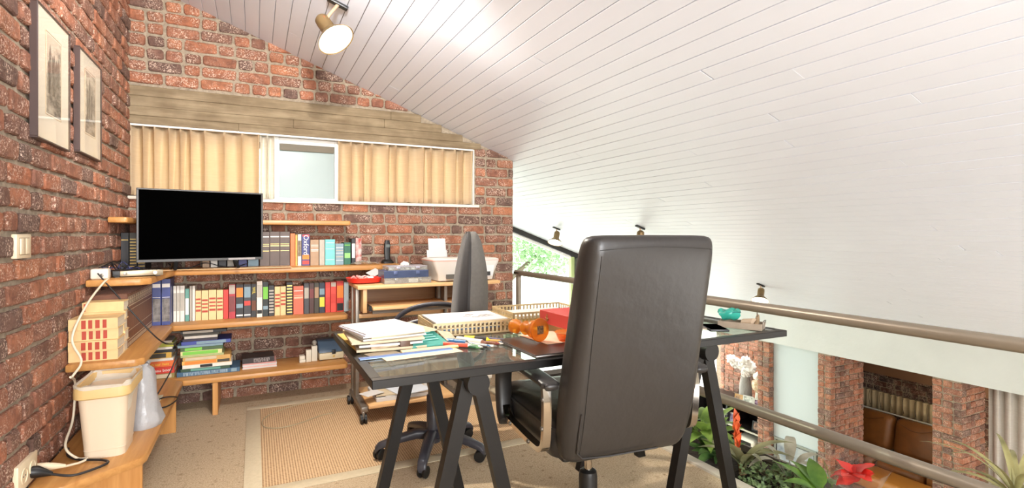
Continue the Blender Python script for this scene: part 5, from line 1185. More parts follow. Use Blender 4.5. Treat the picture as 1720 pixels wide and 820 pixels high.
bm = BM(); lathe(bm, [(.0475, .0275), (.0495, .029), (.0475, .0305)], 28); obj('rim', bm, ORG, t, 50)
# right end of the desk
t = thing('smartphone', 'black phone lying at the right end of the glass desk', 'phone', (1.70, 1.565, ZD + .0004), -28)
box('body', (-.038, -.07, 0), (.038, .07, .009), BLACKP, t, .003); box('screen', (-.034, -.062, .009), (.034, .062, .0096), M('black_screen', ()), t)
t = thing('leather_notebook', 'flat grey brown notebook beside the phone', 'notebook', (1.655, 1.62, ZD + .0004), -28); box('cover', (-.05, -.06, 0), (.03, .06, .007), M('grey_brown_leather', (110, 98, 88), .5), t, .002); box('pages', (-.049, -.0605, .0015), (.028, -.058, .0055), PAGESH, t)
t = thing('pen_tray', 'grey wooden pen tray with a wire handle at the desk end', 'tray', (1.825, 1.535, ZD + .0004), -60)
TM = M('grey_wood_tray', (150, 134, 116), .6, var=.2, vs=30); bm = BM()
for lo, hi in (((-.085, -.042, 0), (.085, .042, .004)), ((-.085, -.042, .004), (.085, -.038, .026)), ((-.085, .038, .004), (.085, .042, .026)), ((-.085, -.038, .004), (-.081, .038, .026)), ((.081, -.038, .004), (.085, .038, .026))): bx(bm, lo, hi, .001, 1)
obj('tray', bm, TM, t); bm = BM(); tube(bm, bez([(.085, -.03, .004), (.088, -.032, .03), (.088, -.02, .036), (.088, .02, .036), (.088, .032, .03), (.085, .03, .004)], 5), .002, 6); obj('wire_handle', bm, STEEL, t, 60)
bm = BM(); lathe(bm, [(.002, -.028), (.018, -.026), (.019, .026), (.002, .028)], 16, (.03, 0, .022), Matrix.Rotation(R(80), 4, 'Y') @ Matrix.Rotation(R(30), 4, 'X')); o = obj('tape_roll', bm, M('tan_tape', (168, 146, 122), .5), None, 40); o.matrix_world = t.matrix_world
o.location = t.location + Vector((0, 0, .0)); o.rotation_euler = t.rotation_euler; tag(o, 'roll of brown tape in the pen tray', 'tape')
t2 = thing('clothes_peg', 'carved wooden peg leaning out of the pen tray', 'peg', (1.865, 1.49, ZD + .006), 35)
bm = BM(); tube(bm, [(-.045, 0, .012), (0, 0, .026), (.045, 0, .042)], [.008, .010, .006], 8); obj('body', bm, M('peg_wood', (150, 124, 92), .6, var=.4, vs=60), t2, 50); bm = BM(); tube(bm, [(.02, 0, .036), (.0, 0, .06)], .0025, 6); obj('pin', bm, STEEL, t2)
t = thing('turquoise_glass', 'crumpled turquoise glass ornament behind the pen tray', 'ornament', (1.83, 1.60, ZD + .028))
TG = clear_material('turquoise_glass', (130, 222, 208), opac=.55, body=(60, 176, 160)); bm = BM(); rnd = random.Random(14); rings = []
for z_, r_ in ((0, .022), (.01, .034), (.022, .040), (.034, .038), (.040, .030), (.036, .022), (.024, .016)):
    rings.append([Vector((1.25 * r_ * math.cos(2 * math.pi * i / 20) * (1 + .16 * math.sin(3 * i * .9 + z_ * 60)), r_ * math.sin(2 * math.pi * i / 20) * (1 + .16 * math.sin(4 * i)), z_ + .005 * math.sin(i * 1.1))) for i in range(20)])
loft(bm, rings); obj('bowl', bm, TG, t, 60)
bm = BM(); tube(bm, bez([(-.04, -.02, .03), (-.01, -.04, .034), (.03, -.034, .03), (.048, 0, .034)], 6), .0016, 6); obj('dark_rim_line', bm, M('dark_teal', (20, 90, 90), .3), t)
t.location.z = ZD + .0275
# ------------------------------------------------------------------ black leather executive chair
LEA = M('charcoal_leather', (44, 40, 37), .40, var=.10, vs=3, bump=.35, bs=11, spec=.5)
SEAM = M('dark_seam', (38, 34, 31), .6); CHAIRP = M('dark_chair_plastic', (40, 37, 35), .4)
ch = thing('executive_chair', 'high backed charcoal leather office chair with chrome arms in front of the desk', 'chair', (1.066, 1.55, 0), -5)
def cush_ring(w, t_, z, cy, r, dome=0.0, n=7):
    pts = rrect(w, t_, min(r, t_ * .49), n)
    return [Vector((x, cy + y + dome * (1 - (2 * x / w) ** 2) * (-1 if y < 0 else 1), z)) for x, y in pts]
prof = [(.425, .34, .03, -.205, 0), (.430, .40, .06, -.208, .002), (.445, .435, .085, -.212, .006), (.48, .452, .10, -.220, .012), (.54, .462, .108, -.233, .018), (.62, .464, .112, -.250, .022), (.72, .458, .112, -.270, .024), (.82, .452, .110, -.292, .022), (.92, .448, .106, -.315, .020), (1.01, .446, .100, -.337, .018), (1.07, .442, .094, -.352, .014), (1.10, .434, .084, -.359, .010), (1.113, .415, .064, -.362, .006), (1.119, .36, .035, -.363, 0)]
bm = BM(); loft(bm, [cush_ring(w, t_, z, cy, .042, dm) for z, w, t_, cy, dm in prof])
bk = obj('backrest', bm, LEA, ch, 70); bk.modifiers.new('round', 'SUBSURF').levels = 1; bk.modifiers['round'].render_levels = 1
def back_y(z, x):
    for a, b in zip(prof, prof[1:]):
        if a[0] <= z <= b[0]:
            k = (z - a[0]) / (b[0] - a[0]); w = a[1] + (b[1] - a[1]) * k; t_ = a[2] + (b[2] - a[2]) * k; cy = a[3] + (b[3] - a[3]) * k; dm = a[4] + (b[4] - a[4]) * k
            return cy - t_ / 2 - dm * (1 - (2 * x / w) ** 2)
    return -.3
for s in (-1,):
    bm = BM(); tube(bm, [(s * (.180 + .006 * math.sin((z - .45) * 4)), back_y(z, .185) + .0005, z) for z in [.46 + .03 * k for k in range(21)]], .0011, 6); obj('side_seam', bm, SEAM, bk, 60)
bm = BM(); tube(bm, [(x, back_y(1.075, x) + .001, 1.075 + .01 * (1 - (x / .2) ** 2)) for x in [-.19 + .019 * k for k in range(21)]], .0011, 6); obj('top_seam', bm, SEAM, bk, 60)
bm = BM(); tube(bm, [(-.196, back_y(.60, .19) - .001, .60), (-.196, back_y(.54, .19) - .001, .54), (-.193, back_y(.48, .19) - .0005, .475), (-.17, back_y(.455, .17) - .001, .452), (-.08, back_y(.45, .08) - .001, .446), (.1, back_y(.45, .1) - .001, .446)], .003, 6); obj('zip_seam', bm, SEAM, bk, 60)
# seat
def seat_ring(w, d, z, cy): return [Vector((x, cy + y, z)) for x, y in rrect(w, d, .06, 6)]
bm = BM(); loft(bm, [seat_ring(.40, .44, .415, .03), seat_ring(.45, .48, .43, .03), seat_ring(.475, .505, .47, .03), seat_ring(.475, .505, .525, .03), seat_ring(.455, .485, .545, .03), seat_ring(.36, .38, .556, .03), seat_ring(.2, .2, .554, .03)]); st = obj('seat', bm, LEA, ch, 60)
bm = BM(); pts = seat_ring(.477, .507, .524, .03); tube(bm, pts + [pts[0]], .004, 6); obj('piping', bm, CHAIRP, st, 60)
box('seat_pan', (-.18, -.16, .395), (.18, .20, .418), BLACKP, ch, .01)
# arms: chrome loop with black pad
for s in (-1, 1):
    X = -.262 if s < 0 else .290
    path = bez([(X, -.205, .662), (X, -.212, .60), (X, -.205, .50), (X, -.185, .466), (X, -.13, .458), (X, .05, .462), (X, .11, .47), (X, .135, .50)], 6)
    bm = BM(); rings = []
    for i, p in enumerate(path):
        d = (path[min(i + 1, len(path) - 1)] - path[max(i - 1, 0)]).normalized(); nn = Vector((1, 0, 0)).cross(d).normalized()
        rings.append([p + Vector((a * .013, 0, 0)) + nn * b * .0085 for a, b in ((-1, -1), (1, -1), (1, 1), (-1, 1))])
    loft(bm, rings); ar = obj('arm_frame', bm, CHROME, ch, 35)
    for yy, zz in ((-.212, .625), (-.206, .535), (-.10, .459), (.06, .463)):
        bm = BM(); lathe(bm, [(.007, 0), (.007, .003), (.003, .005)], 10, (X + s * .013, yy, zz), Matrix.Rotation(R(90 * s), 4, 'Y')); obj('bolt', bm, STEEL, ar, 40)
    ap = bez([(X, -.255, .668), (X, -.22, .676), (X, -.10, .680), (X, .04, .680), (X, .12, .668), (X, .158, .62), (X, .160, .54), (X, .145, .47), (X, .12, .445)], 6)
    bm = BM(); rings = []
    for i, p in enumerate(ap):
        d = (ap[min(i + 1, len(ap) - 1)] - ap[max(i - 1, 0)]).normalized(); nn = Vector((1, 0, 0)).cross(d).normalized()
        wv = .030 if i > 3 else .022; k = .011 if i < len(ap) * .55 else .020
        if i == 0 or i == len(ap) - 1: wv *= .55; k *= .6
        rings.append([p + Vector((x * wv * 2, 0, 0)) + nn * (y * k * 2) for x, y in rrect(1, 1, .35, 3)])
    loft(bm, rings); obj('arm_pad', bm, CHAIRP, ch, 50)
bm = BM(); lathe(bm, [(.033, .085), (.033, .262), (.030, .278), (.022, .284), (.0135, .284), (.0135, .40)], 20); obj('gas_column', bm, BLACKP, ch, 40)
bm = BM(); lathe(bm, [(.0140, .285), (.0140, .396)], 20); obj('chrome_piston', bm, CHROME, ch, 40)
bm = BM(); tube(bm, [(.10, -.02, .405), (.20, -.06, .40), (.235, -.075, .40)], [.006, .006, .006], 8); lathe(bm, [(.014, -.012), (.017, 0), (.014, .012)], 12, (.245, -.08, .40), Matrix.Rotation(R(90), 4, 'Y')); obj('tilt_lever', bm, BLACKP, ch, 50)
def star_base(t, R0, mat, hub_r, z_hub, a0, wheel=.027):
    bm = BM(); lathe(bm, [(hub_r, z_hub - .06), (hub_r * 1.15, z_hub - .03), (hub_r, z_hub)], 18); obj('hub', bm, mat, t, 40)
    for k in range(5):
        a = R(a0 + 72 * k); d = Vector((math.cos(a), math.sin(a), 0)); q = Vector((-d.y, d.x, 0)); rings = []
        for f_, zz, w, h in ((.06, z_hub - .02, .030, .050), (.3, z_hub - .012, .028, .045), (.7, z_hub - .035, .024, .036), (.94, z_hub - .055, .022, .032), (1.0, z_hub - .072, .020, .028), (1.01, z_hub - .086, .014, .012)):
            rings.append([d * (R0 * f_) + q * (x * w * 2) + Vector((0, 0, zz + y * h)) for x, y in rrect(1, 1, .3, 3)])
        bm = BM(); loft(bm, rings); lg = obj('leg', bm, mat, t, 50)
        p = d * (R0 * .96)
        bm = BM(); ca = R(a0 + 72 * k + 70 + 30 * (k % 3)); cd = Vector((math.cos(ca), math.sin(ca), 0))
        M3 = cd.to_track_quat('Z', 'Y').to_matrix().to_4x4()
        for s in (-.013, .013): lathe(bm, [(.006, -.009), (wheel * .9, -.008), (wheel, -.003), (wheel, .006), (wheel * .8, .009), (.006, .009)], 18, p + cd * s + Vector((0, 0, wheel)) + Vector((-cd.y, cd.x, 0)) * .012, M3)
        obj('castor', bm, BLACKP, t, 40)
        bm = BM(); cyl(bm, p + Vector((0, 0, wheel)), p + Vector((0, 0, z_hub - .07)), .008, 8); obj('castor_stem', bm, BLACKP, t, 40)
star_base(ch, .30, BLACKP, .035, .12, 40)

# ------------------------------------------------------------------ grey fabric task chair
FAB = M('dark_grey_fabric', (54, 51, 50), .95, var=.15, vs=80, bump=.3, bs=500, sheen=.3); FABL = M('light_grey_fabric', (118, 114, 108), .9, var=.12, vs=70, bump=.25, bs=500)
VIOL = M('slate_chair_plastic', (58, 57, 64), .38)
tc = thing('task_chair', 'grey fabric task chair with slate star base between desk and cart', 'chair', (.816, 2.57, 0), 72)
prof2 = [(.56, .36, .13, -.175, .03), (.60, .42, .165, -.178, .035), (.68, .46, .18, -.183, .04), (.76, .46, .175, -.188, .04), (.86, .44, .168, -.192, .035), (.94, .42, .150, -.196, .03), (1.02, .38, .120, -.198, .025), (1.08, .34, .086, -.200, .02), (1.115, .28, .056, -.2, .02), (1.135, .19, .026, -.20, .01)]
def half(sign, mat, name, off):
    rings = []
    for z, w, t_, cy, dm in prof2:
        pts = []
        for k in range(13):
            x = w / 2 * math.cos(math.pi * k / 12); e = math.sin(math.pi * k / 12) ** .6
            pts.append(Vector((x, cy + sign * (t_ / 2 * e + .004) + .02 * (2 * x / w) ** 2, z)))
        for k in range(12, -1, -1):
            x = w / 2 * math.cos(math.pi * k / 12) * .98
            pts.append(Vector((x, cy + sign * .003 + .02 * (2 * x / w) ** 2, z)))
        rings.append(pts)
    bm = BM(); loft(bm, rings); return obj(name, bm, mat, tc, 60)
half(1, FAB, 'backrest', 0); half(-1, FABL, 'back_shell', 0)
bm = BM(); rings = [[Vector((x, cy + .02 * (2 * x / w) ** 2 + dy, z)) for x, dy in ((w / 2 + .004, -.006), (w / 2 + .004, .006), (-w / 2 - .004, .006), (-w / 2 - .004, -.006))] for z, w, t_, cy, dm in prof2]; loft(bm, rings); obj('edge_piping', bm, SEAM, tc, 50)
bm = BM(); loft(bm, [seat_ring(.38, .38, .455, .04), seat_ring(.46, .46, .47, .04), seat_ring(.48, .48, .50, .04), seat_ring(.45, .45, .53, .04), seat_ring(.3, .3, .54, .04)]); obj('seat', bm, FAB, tc, 60)
bm = BM(); tube(bm, bez([(0, .0, .45), (0, -.16, .455), (0, -.25, .50), (0, -.245, .60), (0, -.235, .68)], 5), .022, 8, flat=.5); obj('back_strut', bm, BLACKP, tc, 50)
for s in (-1, 1):
    bm = BM(); tube(bm, bez([(s * .22, -.13, .47), (s * .265, -.15, .52), (s * .275, -.16, .66), (s * .275, -.12, .715), (s * .275, .0, .728), (s * .275, .12, .705), (s * .275, .20, .65), (s * .27, .215, .58), (s * .23, .16, .48)], 6), .015, 10, flat=.75); obj('armrest', bm, VIOL, tc, 60)
bm = BM(); lathe(bm, [(.032, .09), (.032, .30), (.028, .305), (.025, .305), (.025, .46)], 18); obj('gas_column', bm, VIOL, tc, 40)
star_base(tc, .285, VIOL, .038, .125, -69 + 20 + 3, .028)
# ------------------------------------------------------------------ planter along the gallery edge
SOIL = M('dark_potting_soil', (58, 46, 36), .95, var=.4, vs=40, bump=.8, bs=60)
t = thing('planter_trough', 'long planter trough with dark soil behind the kerb of the gallery', 'planter', (1.97, YF + .2, -.22))
PLN = 6.2
box('trough', (0, 0, 0), (.42, PLN, .02), M('grey_trough', (120, 112, 100), .7), t)
for lo, hi in (((0, 0, .02), (.015, PLN, .20)), ((.405, 0, .02), (.42, PLN, .20)), ((.015, 0, .02), (.405, .015, .20)), ((.015, PLN - .015, .02), (.405, PLN, .20))): box('side', lo, hi, M('grey_trough', ()), t)
box('soil', (.015, .015, .02), (.405, PLN - .015, .165), SOIL, t)
def leaf_mat(name, c1, c2, vein=None):
    m, tt, b = new_mat(name); tc_ = tt.add('ShaderNodeTexCoord')
    n_ = tt.add('ShaderNodeTexNoise', i_Scale=14.0, i_Detail=4.0); tt.link(tc_.outputs['Object'], n_.inputs[0])
    rp = tt.add('ShaderNodeValToRGB'); rp.color_ramp.elements[0].position = .35; rp.color_ramp.elements[1].position = .68; rp.color_ramp.elements[0].color = lin(*c1); rp.color_ramp.elements[1].color = lin(*c2)
    tt.link(n_.outputs[0], rp.inputs[0]); tt.link(rp.outputs[0], b.inputs['Base Color']); b.inputs['Roughness'].default_value = .42
    tr = tt.add('ShaderNodeBsdfTranslucent'); tr.inputs[0].default_value = lin(*c2); mx = tt.add('ShaderNodeMixShader', i_Fac=.25); o = tt.n['Material Output']
    tt.link(b.outputs[0], mx.inputs[1]); tt.link(tr.outputs[0], mx.inputs[2]); tt.link(mx.outputs[0], o.inputs[0]); return m
def leaf_mesh(L, Wd, droop, fold=.18, seg=8, shape='ovate', wave=0.0):
    """leaf along +x starting at the origin, bending down by droop"""
    bm = BM(); rows = []
    for i in range(seg + 1):
        u = i / seg; a = droop * u
        x = L * (math.sin(a) / droop if droop > 1e-3 else u); zz = -L * ((1 - math.cos(a)) / droop if droop > 1e-3 else 0)
        if shape == 'ovate': w = Wd * (math.sin(math.pi * min(1, u ** .75)) ** .8) * (1 - .25 * u)
        elif shape == 'strap': w = Wd * (min(1, .55 + 1.6 * u) * (1 - u ** 3))
        else: w = Wd * (1 - u) ** .8
        w = max(w, .0008); e = fold * w + wave * math.sin(u * 9)
        rows.append([bm.verts.new((x, w, zz + e)), bm.verts.new((x, w * .5, zz + e * .35)), bm.verts.new((x, 0, zz)), bm.verts.new((x, -w * .5, zz + e * .35)), bm.verts.new((x, -w, zz + fold * w - wave * math.sin(u * 9 + 1)))])
    for a, b in zip(rows, rows[1:]):
        for k in range(4): bm.faces.new((a[k], b[k], b[k + 1], a[k + 1]))
    bmesh.ops.recalc_face_normals(bm, faces=bm.faces[:])
    me = bpy.data.meshes.new('leaf'); bm.to_mesh(me); bm.free(); me.shade_smooth(); return me
def rosette(t, me_list, mat, n, elev, z0, rnd, stem=None, name='leaf', sc_=(.8, 1.15), az=None):
    for k in range(n):
        me = me_list[k % len(me_list)]
        if not me.materials: me.materials.append(mat)
        o = bpy.data.objects.new(name, me); COL.objects.link(o); o.parent = t
        a = (az[k] if az else 360 * k / n * 1.0 + rnd.uniform(-18, 18) + (137 * k if n > 8 else 0)); e = rnd.uniform(*elev); s = rnd.uniform(*sc_)
        o.location = (0, 0, z0 + rnd.uniform(0, .02)); o.rotation_euler = (R(rnd.uniform(-20, 20)), R(-e), R(a)); o.scale = (s, s, s)
        if stem:
            d = Vector((math.cos(R(a)), math.sin(R(a)), 0)) ; L = stem * rnd.uniform(.6, 1.2); p = d * L * .5 + Vector((0, 0, L)); o.location = p
            bm = BM(); tube(bm, [(0, 0, .0), d * L * .22 + Vector((0, 0, L * .6)), p], [.0045, .0035, .0025], 6); obj('leaf_stalk', bm, mat, t, 60)
ZS = -.055
G1 = leaf_mat('fresh_green_leaf', (70, 104, 40), (150, 180, 84)); G2 = leaf_mat('deep_green_leaf', (44, 76, 40), (104, 138, 70)); G3 = leaf_mat('bright_green_leaf', (66, 108, 38), (120, 158, 66)); G4 = leaf_mat('grey_olive_leaf', (112, 116, 82), (176, 172, 128)); G5 = leaf_mat('olive_strap_leaf', (110, 108, 66), (168, 160, 108)); GREYL = leaf_mat('wilted_grey_leaf', (128, 124, 104), (196, 190, 172))
rnd = random.Random(31)
t = thing('leafy_plant', 'bushy green leafed plant in the planter behind the desk leg', 'plant', (2.17, 2.06, ZS)); rosette(t, [leaf_mesh(.17, .034, 1.0), leaf_mesh(.15, .030, .7)], G1, 30, (15, 75), .02, rnd, stem=.13)
t = thing('leafy_plant', 'dark green leafed plant in the planter left of the orange flower', 'plant', (2.12, 1.94, ZS)); rosette(t, [leaf_mesh(.14, .030, .9), leaf_mesh(.12, .034, .6)], G2, 22, (10, 60), .02, rnd, stem=.06)
t = thing('leafy_plant', 'light green trailing plant at the far end of the planter', 'plant', (2.20, 2.26, ZS)); rosette(t, [leaf_mesh(.14, .032, 1.1), leaf_mesh(.12, .028, .7)], G3, 14, (10, 70), .02, rnd, stem=.10)
t = thing('bromeliad', 'bromeliad with grey green strap leaves and an orange flower spike', 'plant', (2.14, 1.79, ZS))
rosette(t, [leaf_mesh(.26, .024, 1.5, .3, 9, 'strap'), leaf_mesh(.22, .028, 1.1, .3, 9, 'strap')], G4, 11, (40, 75), .03, rnd)
bm = BM(); tube(bm, [(0, 0, 0), (.005, .02, .06), (.005, .03, .12)], [.018, .014, .010], 8); obj('stem', bm, M('brown_stem', (150, 116, 76), .7), t, 60)
me = leaf_mesh(.085, .024, .4, .5, 6, 'ovate'); me.materials.append(M('orange_bract', (236, 110, 62), .45, var=.2, vs=40)); spk = bpy.data.objects.new('tmp', None)
for k in range(12):
    o = bpy.data.objects.new('flower_bract', me); COL.objects.link(o); o.parent = t; o.location = (.005, .035 + .001 * k, .115 + .011 * k); o.rotation_euler = (0, R(-78 - k), R(137 * k)); o.scale = [.8 + .02 * (k % 4)] * 3
bpy.data.objects.remove(spk)
# small leaved ivy: countless leaves
t = thing('ivy', 'small leaved variegated ivy spreading over the planter soil', 'ivy', (2.18, 1.60, ZS))
vs, fs = [], []; rnd = random.Random(77)
for k in range(520):
    a = rnd.uniform(0, 6.28); r_ = rnd.random() ** .5; p = Vector((.16 * r_ * math.cos(a), .22 * r_ * math.sin(a), rnd.uniform(.01, .10) * (1.15 - r_ * .6)))
    Mx = Matrix.Translation(p) @ Euler((rnd.uniform(-.9, .9), rnd.uniform(-.9, .9), rnd.uniform(0, 6.28))).to_matrix().to_4x4(); s = rnd.uniform(.012, .022); b0 = len(vs)
    for q in ((0, 0, 0), (.45, .6, .08), (.9, .45, 0), (1.4, 0, -.15), (.9, -.45, 0), (.45, -.6, .08)): vs.append(Mx @ (Vector(q) * s))
    fs += [(b0, b0 + 1, b0 + 2, b0 + 3), (b0, b0 + 3, b0 + 4, b0 + 5)]
me = bpy.data.meshes.new('foliage'); me.from_pydata(vs, [], fs); o = to_obj('foliage', me, leaf_mat('variegated_ivy_leaf', (62, 96, 52), (176, 196, 140)), t); o['kind'] = 'stuff'
bm = BM()
for k in range(9): tube(bm, bez([(0, 0, 0), (rnd.uniform(-.08, .08), rnd.uniform(-.1, .1), .05), (rnd.uniform(-.14, .14), rnd.uniform(-.2, .2), .04)], 5), .002, 5)
obj('vines', bm, M('vine_brown', (104, 90, 60), .8), t)
t = thing('wilted_plant', 'plant with drooping silvery grey leaves in front of the picture below', 'plant', (2.24, 1.62, ZS)); rosette(t, [leaf_mesh(.20, .024, 2.0, .2, 9, 'strap')], GREYL, 6, (55, 80), .08, rnd, stem=.10, az=[-70, -110, 30, 160, -20, 90])
t = thing('broad_leafed_plant', 'plant with broad bright green leaves beside the red flowers', 'plant', (2.13, 1.36, ZS)); rosette(t, [leaf_mesh(.17, .042, .7, .22, 10), leaf_mesh(.15, .038, .9, .22, 10)], G3, 9, (10, 50), .05, rnd, stem=.10, az=[100, 140, 70, 20, 180, -60, 230, -20, 60])
t = thing('poinsettia', 'red flowering plant partly wrapped in clear film', 'plant', (2.14, 1.26, ZS))
rosette(t, [leaf_mesh(.11, .034, .8)], G2, 7, (-5, 30), .06, rnd, stem=.09)
redm = leaf_mat('red_bract', (206, 34, 28), (240, 70, 56)); rosette(t, [leaf_mesh(.085, .034, 1.0, .1, 8, 'ovate', .004)], redm, 18, (0, 60), .205, rnd, name='red_bract')
bm = BM(); lathe(bm, [(.05, .0), (.07, .10), (.10, .20), (.115, .255)], 14, (0, 0, .01), None, False)
for v in bm.verts: v.co.x += rnd.uniform(-.012, .012); v.co.y += rnd.uniform(-.012, .012); v.co.z += rnd.uniform(-.02, .02) * (v.co.z > .1)
obj('clear_film', bm, clear_material('flower_film', (250, 244, 240), opac=.03, body=(250, 240, 236), rough=.1), t)
t = thing('dragon_plant', 'tall plant with arching olive strap leaves at the right edge', 'plant', (2.20, .79, ZS + .03))
bm = BM(); tube(bm, [(0, 0, 0), (.01, .0, .15), (.0, .01, .30)], [.014, .012, .010], 8); obj('stem', bm, M('brown_stem', ()), t, 60)
rosette(t, [leaf_mesh(.32, .010, 2.0, .35, 12, 'strap'), leaf_mesh(.28, .009, 2.6, .35, 12, 'strap'), leaf_mesh(.30, .009, 1.5, .35, 12, 'strap')], G5, 24, (25, 80), .27, rnd)

# ------------------------------------------------------------------ living room below
# sofa in the niche
BL = M('brown_leather', (138, 85, 40), .36, var=.25, vs=6, bump=.25, bs=14); TL = M('tan_leather', (184, 122, 52), .34, var=.12, vs=5)
t = thing('leather_sofa', 'brown leather sofa with plump back cushions in the niche below', 'sofa', (8.05, 4.34, ZL))
box('frame', (-.25, -1.0, .05), (.50, 1.0, .30), BL, t, .04, 3)
def cushion(name, lo, hi, mat, parent, bev=.07):
    bm = BM(); bx(bm, lo, hi, bev, 4); o = obj(name, bm, mat, parent, 60); return o
for a, b_ in ((-.62, -.01), (.01, .62)):
    cushion('seat_cushion', (-.27, a, .30), (.26, b_, .47), BL, t); bm = BM(); bx(bm, (-.11, a, -.25), (.11, b_, .27), .09, 4, Matrix.Translation((.30, 0, .70)) @ Matrix.Rotation(R(12), 4, 'Y')); o = obj('back_cushion', bm, BL, t, 60)
    bm = BM(); tube(bm, bez([(.18, a + .08, .95), (.155, a + .3, .88), (.165, b_ - .08, .94)], 6), .006, 6); obj('cushion_crease', bm, M('dark_crease', (104, 60, 26), .5), o)
for a, b_ in ((-1.0, -.63), (.63, 1.0)): cushion('arm', (-.27, a, .28), (.45, b_, .64), BL, t)
for x in (-.18, .4):
    for y in (-.9, .9): box('foot', (x - .03, y - .03, 0), (x + .03, y + .03, .055), BLACKP, t)
t = thing('ottoman', 'tan leather ottoman in front of the brown sofa', 'ottoman', (7.52, 3.95, ZL)); cushion('cushion', (-.22, -.42, .22), (.22, .42, .42), TL, t, .06); box('base', (-.20, -.40, .06), (.20, .40, .23), BL, t, .02)
for x in (-.15, .15):
    for y in (-.33, .33): box('foot', (x - .025, y - .025, 0), (x + .025, y + .025, .065), BLACKP, t)
# niche window valance
t = thing('sheer_valance', 'sheer gathered valance across the niche window', 'curtain', (8.57, 4.35, -1.56))
SH = cloth_material('sheer_beige', (222, 204, 168), .35); bm = BM(); n_ = 120; a_, b_ = [], []
for i in range(n_ + 1):
    y = -.85 + 1.7 * i / n_; f_ = .018 * math.sin(i * 2 * math.pi / 6); a_.append(bm.verts.new((-.03 + f_, y, .012))); b_.append(bm.verts.new((-.03 + f_ * .7, y, .285)))
for i in range(n_): bm.faces.new((a_[i], a_[i + 1], b_[i + 1], b_[i]))
o = obj('cloth', bm, SH, t, 70); o.modifiers.new('thickness', 'SOLIDIFY').thickness = .002
for k in range(11): 
    y = -.80 + .155 * k; bm = BM(); tube(bm, bez([(-.055, y, .275), (-.058, y + .012, .18), (-.058, y - .008, .06)], 4), [.003] * 8 + [.006], 6); obj('fold_shade', bm, M('dark_fold_shade', (96, 82, 66), .8), t)  # shade of the valance folds, drawn in as thin dark tubes
bm = BM(); tube(bm, [(-.04, -.86, 0), (-.04, .86, 0)], .012, 8); obj('rod', bm, WHITE, t, 60)
# long curtain on the right
t = thing('long_curtain', 'long pale grey curtain with deep folds right of the brick pillar', 'curtain', (7.60, 2.45, ZL))
LC = cloth_material('pale_grey_curtain', (226, 220, 212), .15); bm = BM(); n_ = 110; cols = []
for i in range(n_ + 1):
    y = .50 - 1.3 * i / n_; ph = i * 2 * math.pi / 9 + .8 * math.sin(i * .13); cols.append([bm.verts.new((-.04 + .035 * math.sin(ph) * (1 - .25 * k / 4), y + .012 * math.sin(ph * 2 + 1), .02 + 1.98 * k / 4)) for k in range(5)])
for p, q in zip(cols, cols[1:]):
    for k in range(4): bm.faces.new((p[k], q[k], q[k + 1], p[k + 1]))
o = obj('cloth', bm, LC, t, 70); o.modifiers.new('thickness', 'SOLIDIFY').thickness = .003
bm = BM(); tube(bm, [(0, .5, 1.99), (0, -.85, 1.99)], .014, 8); obj('rod', bm, WHITE, t, 60)
# framed landscape leaning at the pale panel
t = thing('framed_landscape', 'grey framed landscape picture low on the pale panel below', 'picture', (XF + .097, 5.02, -2.22), -90)
bm = BM(); w, h = .335, .28; f = .035
for lo, hi in (((-w, -.03, -h), (w, 0, -h + f)), ((-w, -.03, h - f), (w, 0, h)), ((-w, -.03, -h + f), (-w + f, 0, h - f)), ((w - f, -.03, -h + f), (w, 0, h - f))): bx(bm, lo, hi, .004, 1)
obj('frame', bm, M('grey_green_frame', (146, 150, 140), .5), t)
m, tt, b = new_mat('misty_landscape'); tcn = tt.add('ShaderNodeTexCoord'); nn = tt.add('ShaderNodeTexNoise', i_Scale=5.0, i_Detail=6.0); tt.link(tcn.outputs['Object'], nn.inputs[0]); rp = tt.add('ShaderNodeValToRGB'); rp.color_ramp.elements[0].position = .35; rp.color_ramp.elements[0].color = lin(118, 130, 142); rp.color_ramp.elements[1].position = .65; rp.color_ramp.elements[1].color = lin(196, 200, 196); tt.link(nn.outputs[0], rp.inputs[0]); tt.link(rp.outputs[0], b.inputs['Base Color']); b.inputs['Roughness'].default_value = .2
box('canvas', (-w + f, -.016, -h + f), (w - f, -.004, h - f), m, t)
bm = BM()
for lo, hi in (((-w + f, -.022, -h + f), (w - f, -.016, -h + f + .01)), ((-w + f, -.022, h - f - .01), (w - f, -.016, h - f)), ((-w + f, -.022, -h + f), (-w + f + .01, -.016, h - f)), ((w - f - .01, -.022, -h + f), (w - f, -.016, h - f))): bx(bm, lo, hi)
obj('inner_fillet', bm, BLACKP, t)
